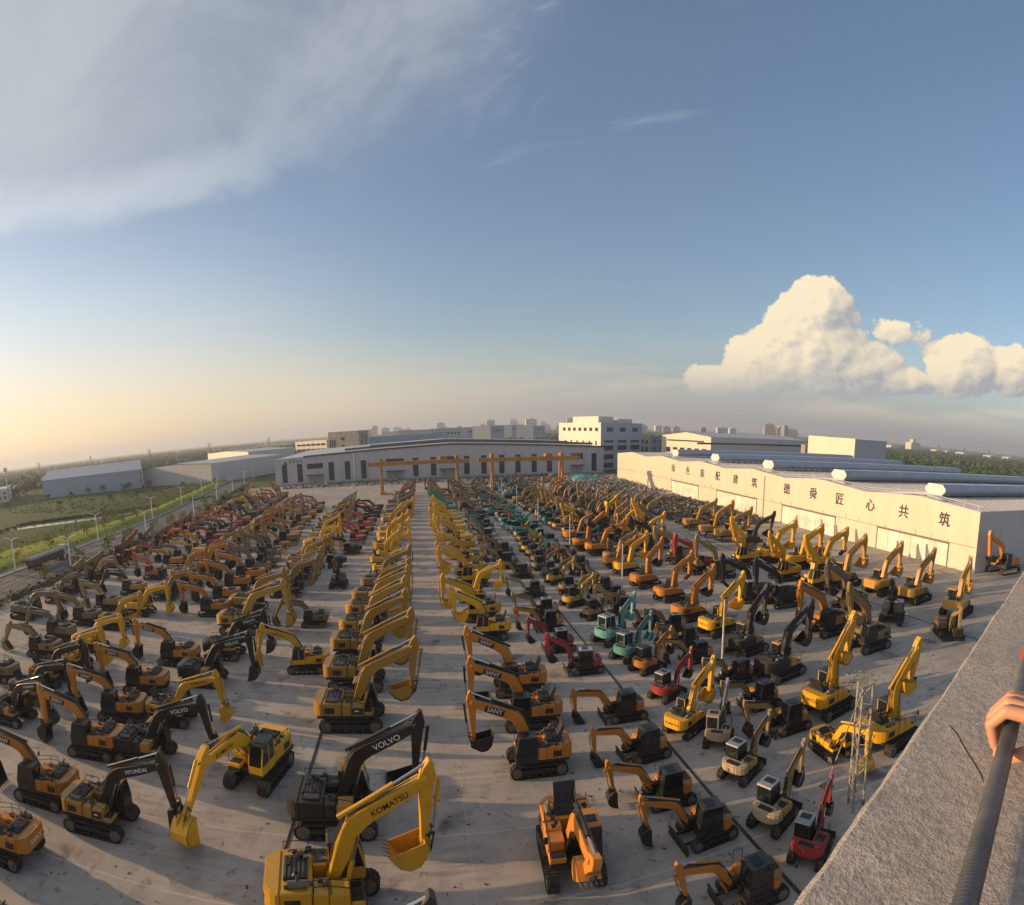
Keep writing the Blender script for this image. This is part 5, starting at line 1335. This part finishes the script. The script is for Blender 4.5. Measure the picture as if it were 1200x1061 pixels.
bushes('hedge', 'straggling green hedge between road and yard', [(lerp_x(RRt, y) + rt.uniform(1.2, 4.5), y, .1) for y in [40 + 300 * rt.random() for _ in range(900)]], M['leaf'], 5, (.8, 1.9))
bushes('kerb_hedge', 'dark clipped hedge along the foot of the grass bank', [(lerp_x(RL, y) - 4.8 + rt.uniform(-.4, .4), y, .1) for y in [40 + 400 * rt.random() for _ in range(420)]], M['leaf_d'], 6, (.5, .9), 18)
bp = []
for (x0, y0), (x1, y1) in zip(can[:-1], can[1:]):
    a, b = g(x0, y0), g(x1, y1)
    for k in range(60):
        t_ = rt.random(); sgn = 1; bp.append((a.x + (b.x - a.x) * t_ + rt.uniform(-2, 2), a.y + (b.y - a.y) * t_ + (15 + rt.random() * 7) if sgn > 0 else a.y + (b.y - a.y) * t_ - 9 - rt.random() * 5, -.3 if sgn > 0 else -.7))
bushes('canal_scrub', 'dark scrub crowding both banks of the canal', bp, M['leaf_d'], 7, (.6, 1.4), 20, .28)
fp = []
for k in range(900):
    p = g(rt.uniform(-60, 240), 572 + 30 * rt.random()); 
    if p.x < lerp_x(RL, p.y) - 36: fp.append((p.x, p.y, -.35))
bushes('field_scrub', 'patchy scrub over the flat fields beyond the canal', fp, M['leaf'], 8, (.7, 1.8), 16, .34)
gp = []
for k in range(2600):
    y = 30 + 430 * rt.random(); dd = rt.uniform(5.5, 36); gp.append((lerp_x(RL, y) - dd, y, .9 if 10 < dd < 28 else .4))
bushes('bank_grass', 'rough yellow green grass tufts covering the bank', gp, M['leaf_y'], 9, (.5, 1.0), 9, .25)
yb = bushes('flowering_shrub', 'yellow green bush among the scrap by the warehouse', [(g(797, 603).x + rt.uniform(-2, 2), g(797, 603).y + rt.uniform(-2, 2), .6) for _ in range(10)], M['leaf_y'], 10, (.7, 1.3), 50, .25)
# far woods: thousands of crowns in broken belts
def wood(name, label, n, dmin, dmax, pxa, pxb, seed, hh=(5, 11), pw=1.0):
    r = random.Random(seed); m = MB(); ico = [(0, 0, 1), (.89, 0, .45), (.28, .85, .45), (-.72, .53, .45), (-.72, -.53, .45), (.28, -.85, .45), (.72, .53, -.45), (-.28, .85, -.45), (-.89, 0, -.45), (-.28, -.85, -.45), (.72, -.53, -.45)]
    fc = [(0, 1, 2), (0, 2, 3), (0, 3, 4), (0, 4, 5), (0, 5, 1), (1, 6, 2), (2, 7, 3), (3, 8, 4), (4, 9, 5), (5, 10, 1), (6, 7, 2), (7, 8, 3), (8, 9, 4), (9, 10, 5), (10, 6, 1)]
    k = 0
    while k < n:
        px = r.uniform(pxa, pxb); d = dmin * (dmax / dmin) ** (r.random() ** pw); x, y = at2(px, d)
        k += 1
        if mnoise.noise(Vector((x * .0028, y * .0028, seed))) < -.08: continue
        h = r.uniform(*hh); w = h * r.uniform(.5, .9); m.mi = r.randrange(2)
        m.add([(x + a * w * r.uniform(.75, 1.2), y + b * w * r.uniform(.75, 1.2), h * .42 + c_ * h * .55 * r.uniform(.8, 1.15)) for a, b, c_ in ico], fc)
    return stuff(name, m.mesh(name, [M['leaf_d'], M['leaf']], recalc=False), label, 'wood')
wood('far_wood', 'hazy woods spread over the plain to the left', 7000, 640, 3600, -160, 400, 1)
wood('far_wood', 'thin far treeline beyond the workshop and offices', 3000, 900, 3600, 400, 900, 2)
wood('far_wood', 'dark green woods beyond the warehouse roof', 8000, 430, 3200, 900, 1400, 3, (4, 8))
# tall mobile mast beside the small white shed
p = g(11, 588); tm_ = thing('telecom_mast', 'tall thin telecom mast beside the small white shed', 'mast', (p.x, p.y, -.3))
ob('shaft', MB().cyl((0, 0, 0), (0, 0, 28), .6, 10, .3).mesh('shaft', M['pole']), tm_)
for k in range(6):
    a = k * pi / 3; ob('antenna', MB().obox((cos(a) * 1.4, sin(a) * 1.4, 26.2), (cos(a) * .12, sin(a) * .12, 0), (-sin(a) * .3, cos(a) * .3, 0), (0, 0, 1.5)).mesh('antenna', M['pole']), tm_)
m = MB(); m.cyl((0, 0, 25.4), (0, 0, 25.6), 1.5, 12); ob('platform_ring', m.mesh('platform_ring', M['steel']), tm_)

# ------------------------------------------------------------------ the roof the photographer stands on
PH = .62; PK = PH / .8
D = Vector((cos(radians(23.3)), sin(radians(23.3)), 0)); NI = Vector((D.y, -D.x, 0)); PO = Vector((.568 * PK, .681 * PK, H - PH))
def stucco_nodes(n, b):
    p = geo_pos(n)
    a = nz(n, p, 60, 5, .65); c = nz(n, p, 190, 4, .6); e = nz(n, p, 4, 4, .6)
    cc = mixc(n, a.step(.3, .7), (.35, .31, .27), (.52, .465, .41))
    cc = mixc(n, e.step(.4, .7) * .4, cc, (.32, .285, .25))
    n.links.new(cc, b.inputs['Base Color'])
    x, y, z = sep(n, p); A_, B_ = g(1115, 848, H - PH), g(1158, 917, H - PH); dv_ = (B_ - A_); L_ = dv_.length; dv_.normalize()   # a trowel crack
    al = (x - A_.x) * dv_.x + (y - A_.y) * dv_.y; ac = (x - A_.x) * -dv_.y + (y - A_.y) * dv_.x
    ac = ac + (nz(n, p, 14, 3, .5) - .5) * .012 + (al / L_ - .5) * (al / L_ - .5) * .03
    crk = (ac._m('ABSOLUTE') * -1.0 + .0028).step(0.0, .0022) * al.step(0.0, .02) * (al * -1.0 + L_).step(0.0, .03)
    n.links.new(mixc(n, crk * .8, cc, (.07, .06, .05)), b.inputs['Base Color'])
    bump(n, b, a * 1.0 + c * .5 + e * .6 - crk * 1.5, .9, .009)
M['stucco'] = mat('stucco', rough=.9, build=stucco_nodes, spec=.2)
bl = thing('host_building', 'grey rendered building with rough stucco parapet under the viewpoint', 'building', (0, 0, 0))
# parapet: rounded, uneven rendered cap along the wall head
m = MB(); prof = [(.012, -.6), (.004, -.03), (.0, -.012), (.012, 0.0)] + [(.012 + .02 * i, 0.0) for i in range(1, 14)] + [(.292, -.012), (.297, -.04), (.3, -.85)]
NS = 420; L0, L1 = -1.6, 6.0; vs = []
for i in range(NS + 1):
    s_ = L0 + (L1 - L0) * i / NS
    for (u, z) in prof:
        e = mnoise.noise(Vector((s_ * 14, u * 14, z * 14))) * .0028 + mnoise.noise(Vector((s_ * 3, u * 3, 5))) * .004
        vs.append(PO + D * s_ + NI * (u - (e if u < .012 else 0)) + Vector((0, 0, z + (e if z > -.05 else 0))))
k = len(prof); m.add(vs, [(i * k + j, i * k + j + 1, (i + 1) * k + j + 1, (i + 1) * k + j) for i in range(NS) for j in range(k - 1)])
ob('parapet', m.mesh('parapet', M['stucco'], smooth=True, recalc=True), bl)
def pt(s_, u, z): return PO + D * s_ + NI * u + Vector((0, 0, z))
m = MB(); q = [pt(-14, .012, 0), pt(6, .012, 0), pt(6, 16, 0), pt(-14, 16, 0)]
m.add([(v.x, v.y, 0) for v in q] + [(v.x, v.y, H - PH - .61) for v in q], [(0, 1, 5, 4), (1, 2, 6, 5), (2, 3, 7, 6), (3, 0, 4, 7)]); ob('wall', m.mesh('wall', M['stucco']), bl)
m = MB(); m.add([(v.x, v.y, H - PH - .85) for v in (pt(-14, .29, 0), pt(6, .29, 0), pt(6, 16, 0), pt(-14, 16, 0))], [(0, 1, 2, 3)]); ob('roof_deck', m.mesh('roof_deck', M['stucco']), bl)
# steel handrail with ribbed sleeve
def rail_nodes(n, b):
    p = tco(n); x, y, z = sep(n, p)
    w = (z * 900.0)._m('SINE'); q = nz(n, p, 8, 4, .6)
    n.links.new(mixc(n, q.step(.3, .75), (.09, .095, .09), (.2, .19, .17)), b.inputs['Base Color'])
    bump(n, b, w, .3, .0015)
M['rail'] = mat('rail_steel', (.08, .085, .085), .42, .35, rail_nodes)
hr = thing('handrail', 'dark ribbed steel handrail running just inside the stucco parapet', 'handrail')
RZ = .078; RU = .226
def railobj(name, s0, s1, u, z, r, mt):
    a, b = pt(s0, u - .027 * s0, z), pt(s1, u - .027 * s1, z); L = (b - a).length
    me = MB().cyl((0, 0, 0), (0, 0, L), r, 24).mesh(name, mt, smooth=True); o = ob(name, me, hr)
    o.location = a; o.rotation_mode = 'QUATERNION'; o.rotation_quaternion = (b - a).to_track_quat('Z', 'Y'); return o
railobj('top_rail', -1.4, 3.2, RU, RZ, .0165, M['rail'])
railobj('lower_rail', -1.4, 3.2, RU + .10, -.28, .012, M['rail'])
for s_ in (-1.2, 1.9): 
    ob('rail_post', MB().cyl(pt(s_, RU + .09, -.84), pt(s_, RU + .09, RZ - .05), .012, 12).mesh('rail_post', M['rail'], smooth=True), hr)
    ob('bracket', MB().bar(pt(s_, RU + .09, RZ - .05), pt(s_, RU, RZ), .012).mesh('bracket', M['rail']), hr)
M['redclamp'] = mat('red_clamp', (.42, .05, .03), .5)
rp = [s_ for s_ in [i * .01 for i in range(0, 320)]]
def proj_px(v):
    x, y, z = v.x, v.y, v.z - H; ca, sa = cos(AZ), sin(AZ); x, y = x * ca - y * sa, x * sa + y * ca; cp, sp = cos(PITCH), sin(PITCH); y2, z2 = y * cp - z * sp, y * sp + z * cp
    return PX0 + F * atan2(x, y2), PYC - F * z2 / hypot(x, y2)
sc_ = min(rp, key=lambda s_: abs(proj_px(pt(s_, RU - .027 * s_, RZ))[1] - 766))
railobj('clamp', sc_ - .03, sc_ + .03, RU, RZ, .024, M['redclamp'])

# the hand that steadies the photographer on the rail
def skin_nodes(n, b):
    q = nz(n, tco(n), 60, 4, .6); q2 = nz(n, tco(n), 14, 3, .5)
    n.links.new(mixc(n, q2.step(.35, .7), (.50, .25, .155), (.57, .30, .19)), b.inputs['Base Color'])
    b.inputs['Subsurface Weight'].default_value = .15; b.inputs['Subsurface Radius'].default_value = (.01, .004, .002)
    bump(n, b, q, .25, .002)
M['skin'] = mat('skin', (.5, .27, .18), .5, build=skin_nodes)
M['nail'] = mat('nail', (.62, .38, .30), .35)
sh = min(rp, key=lambda s_: abs(proj_px(pt(s_, RU - .027 * s_, RZ))[1] - 850))
HC = pt(sh, RU - .027 * sh, RZ); KH = 1.28
def hp(u, n_, z): return HC + (D * u + NI * n_ + Vector((0, 0, z))) * KH
hb = MB()
SPH = [(sin(pi * j / 8) * cos(2 * pi * i / 12), sin(pi * j / 8) * sin(2 * pi * i / 12), cos(pi * j / 8)) for j in range(9) for i in range(12)]
SPF = [(j * 12 + i, (j + 1) * 12 + i, (j + 1) * 12 + (i + 1) % 12, j * 12 + (i + 1) % 12) for j in range(8) for i in range(12)]
def ball(c_, r): hb.add([(c_.x + a * r * KH, c_.y + b * r * KH, c_.z + d * r * KH) for a, b, d in SPH], SPF)
def limb(a, b, ra, rb):
    n_ = max(2, int((b - a).length / (min(ra, rb) * KH * .35)))
    for i in range(n_ + 1):
        t_ = i / n_; ball(a.lerp(b, t_), ra + (rb - ra) * t_)
offs = (-.034, -.0115, .011, .032); lens = (.96, 1.04, 1.0, .86)
for u, l in zip(offs, lens):
    mcp, pip, dip, tip = hp(u * .95, .034, .033), hp(u * 1.02, -.008 * l, .039 * l), hp(u, -.031 * l, .012), hp(u * .98, -.020, -.020 * l)
    limb(mcp, pip, .0115, .0105); limb(pip, dip, .0102, .0092); limb(dip, tip, .009, .0078); ball(mcp + Vector((0, 0, .002)), .0125)
wr = hp(-.012, .118, .034)
for u in (-.032, -.011, .011, .030): limb(hp(u * .95, .034, .031), hp(u * .62 - .01, .105, .032), .0125, .0145)
limb(hp(-.03, .04, .018), hp(-.026, .1, .02), .014, .017); limb(hp(.024, .04, .016), hp(.01, .1, .022), .013, .016)
limb(wr, hp(-.06, .2, .045), .027, .029); limb(hp(-.06, .2, .045), hp(-.16, .42, .07), .029, .04)
limb(hp(-.036, .082, .012), hp(-.056, .046, -.006), .015, .0125); limb(hp(-.056, .046, -.006), hp(-.05, .012, -.024), .0122, .0105); limb(hp(-.05, .012, -.024), hp(-.04, -.012, -.03), .0102, .0085)
me = hb.mesh('hand', M['skin'], recalc=False)
tmp = bpy.data.objects.new('tmp', me); COL.objects.link(tmp)
md = tmp.modifiers.new('r', 'REMESH'); md.mode = 'VOXEL'; md.voxel_size = .0022
ms = tmp.modifiers.new('s', 'SMOOTH'); ms.factor = .5; ms.iterations = 4
me2 = bpy.data.meshes.new_from_object(tmp.evaluated_get(bpy.context.evaluated_depsgraph_get())); bpy.data.objects.remove(tmp)
me2.name = 'hand'; me2.materials.clear(); me2.materials.append(M['skin']); me2.polygons.foreach_set('use_smooth', [True] * len(me2.polygons))
ps = thing('person', 'bare hand and forearm gripping the dark steel handrail', 'person'); ob('hand', me2, ps)

# ------------------------------------------------------------------ haze
m = MB(); m.box(-9600, 9600, -9500, 9700, -1.5, 125)
hz = stuff('haze', m.mesh('haze', []), 'thin evening haze over the plain', 'haze')
hm_ = bpy.data.materials.new('haze'); hm_.use_nodes = True; n = hm_.node_tree; n.nodes.clear()
pv = n.nodes.new('ShaderNodeVolumePrincipled'); pv.inputs['Color'].default_value = (.74, .82, .93, 1); pv.inputs['Density'].default_value = 2.1e-4; pv.inputs['Anisotropy'].default_value = .25
on = n.nodes.new('ShaderNodeOutputMaterial'); n.links.new(pv.outputs[0], on.inputs['Volume'])
hz.data.materials.append(hm_)
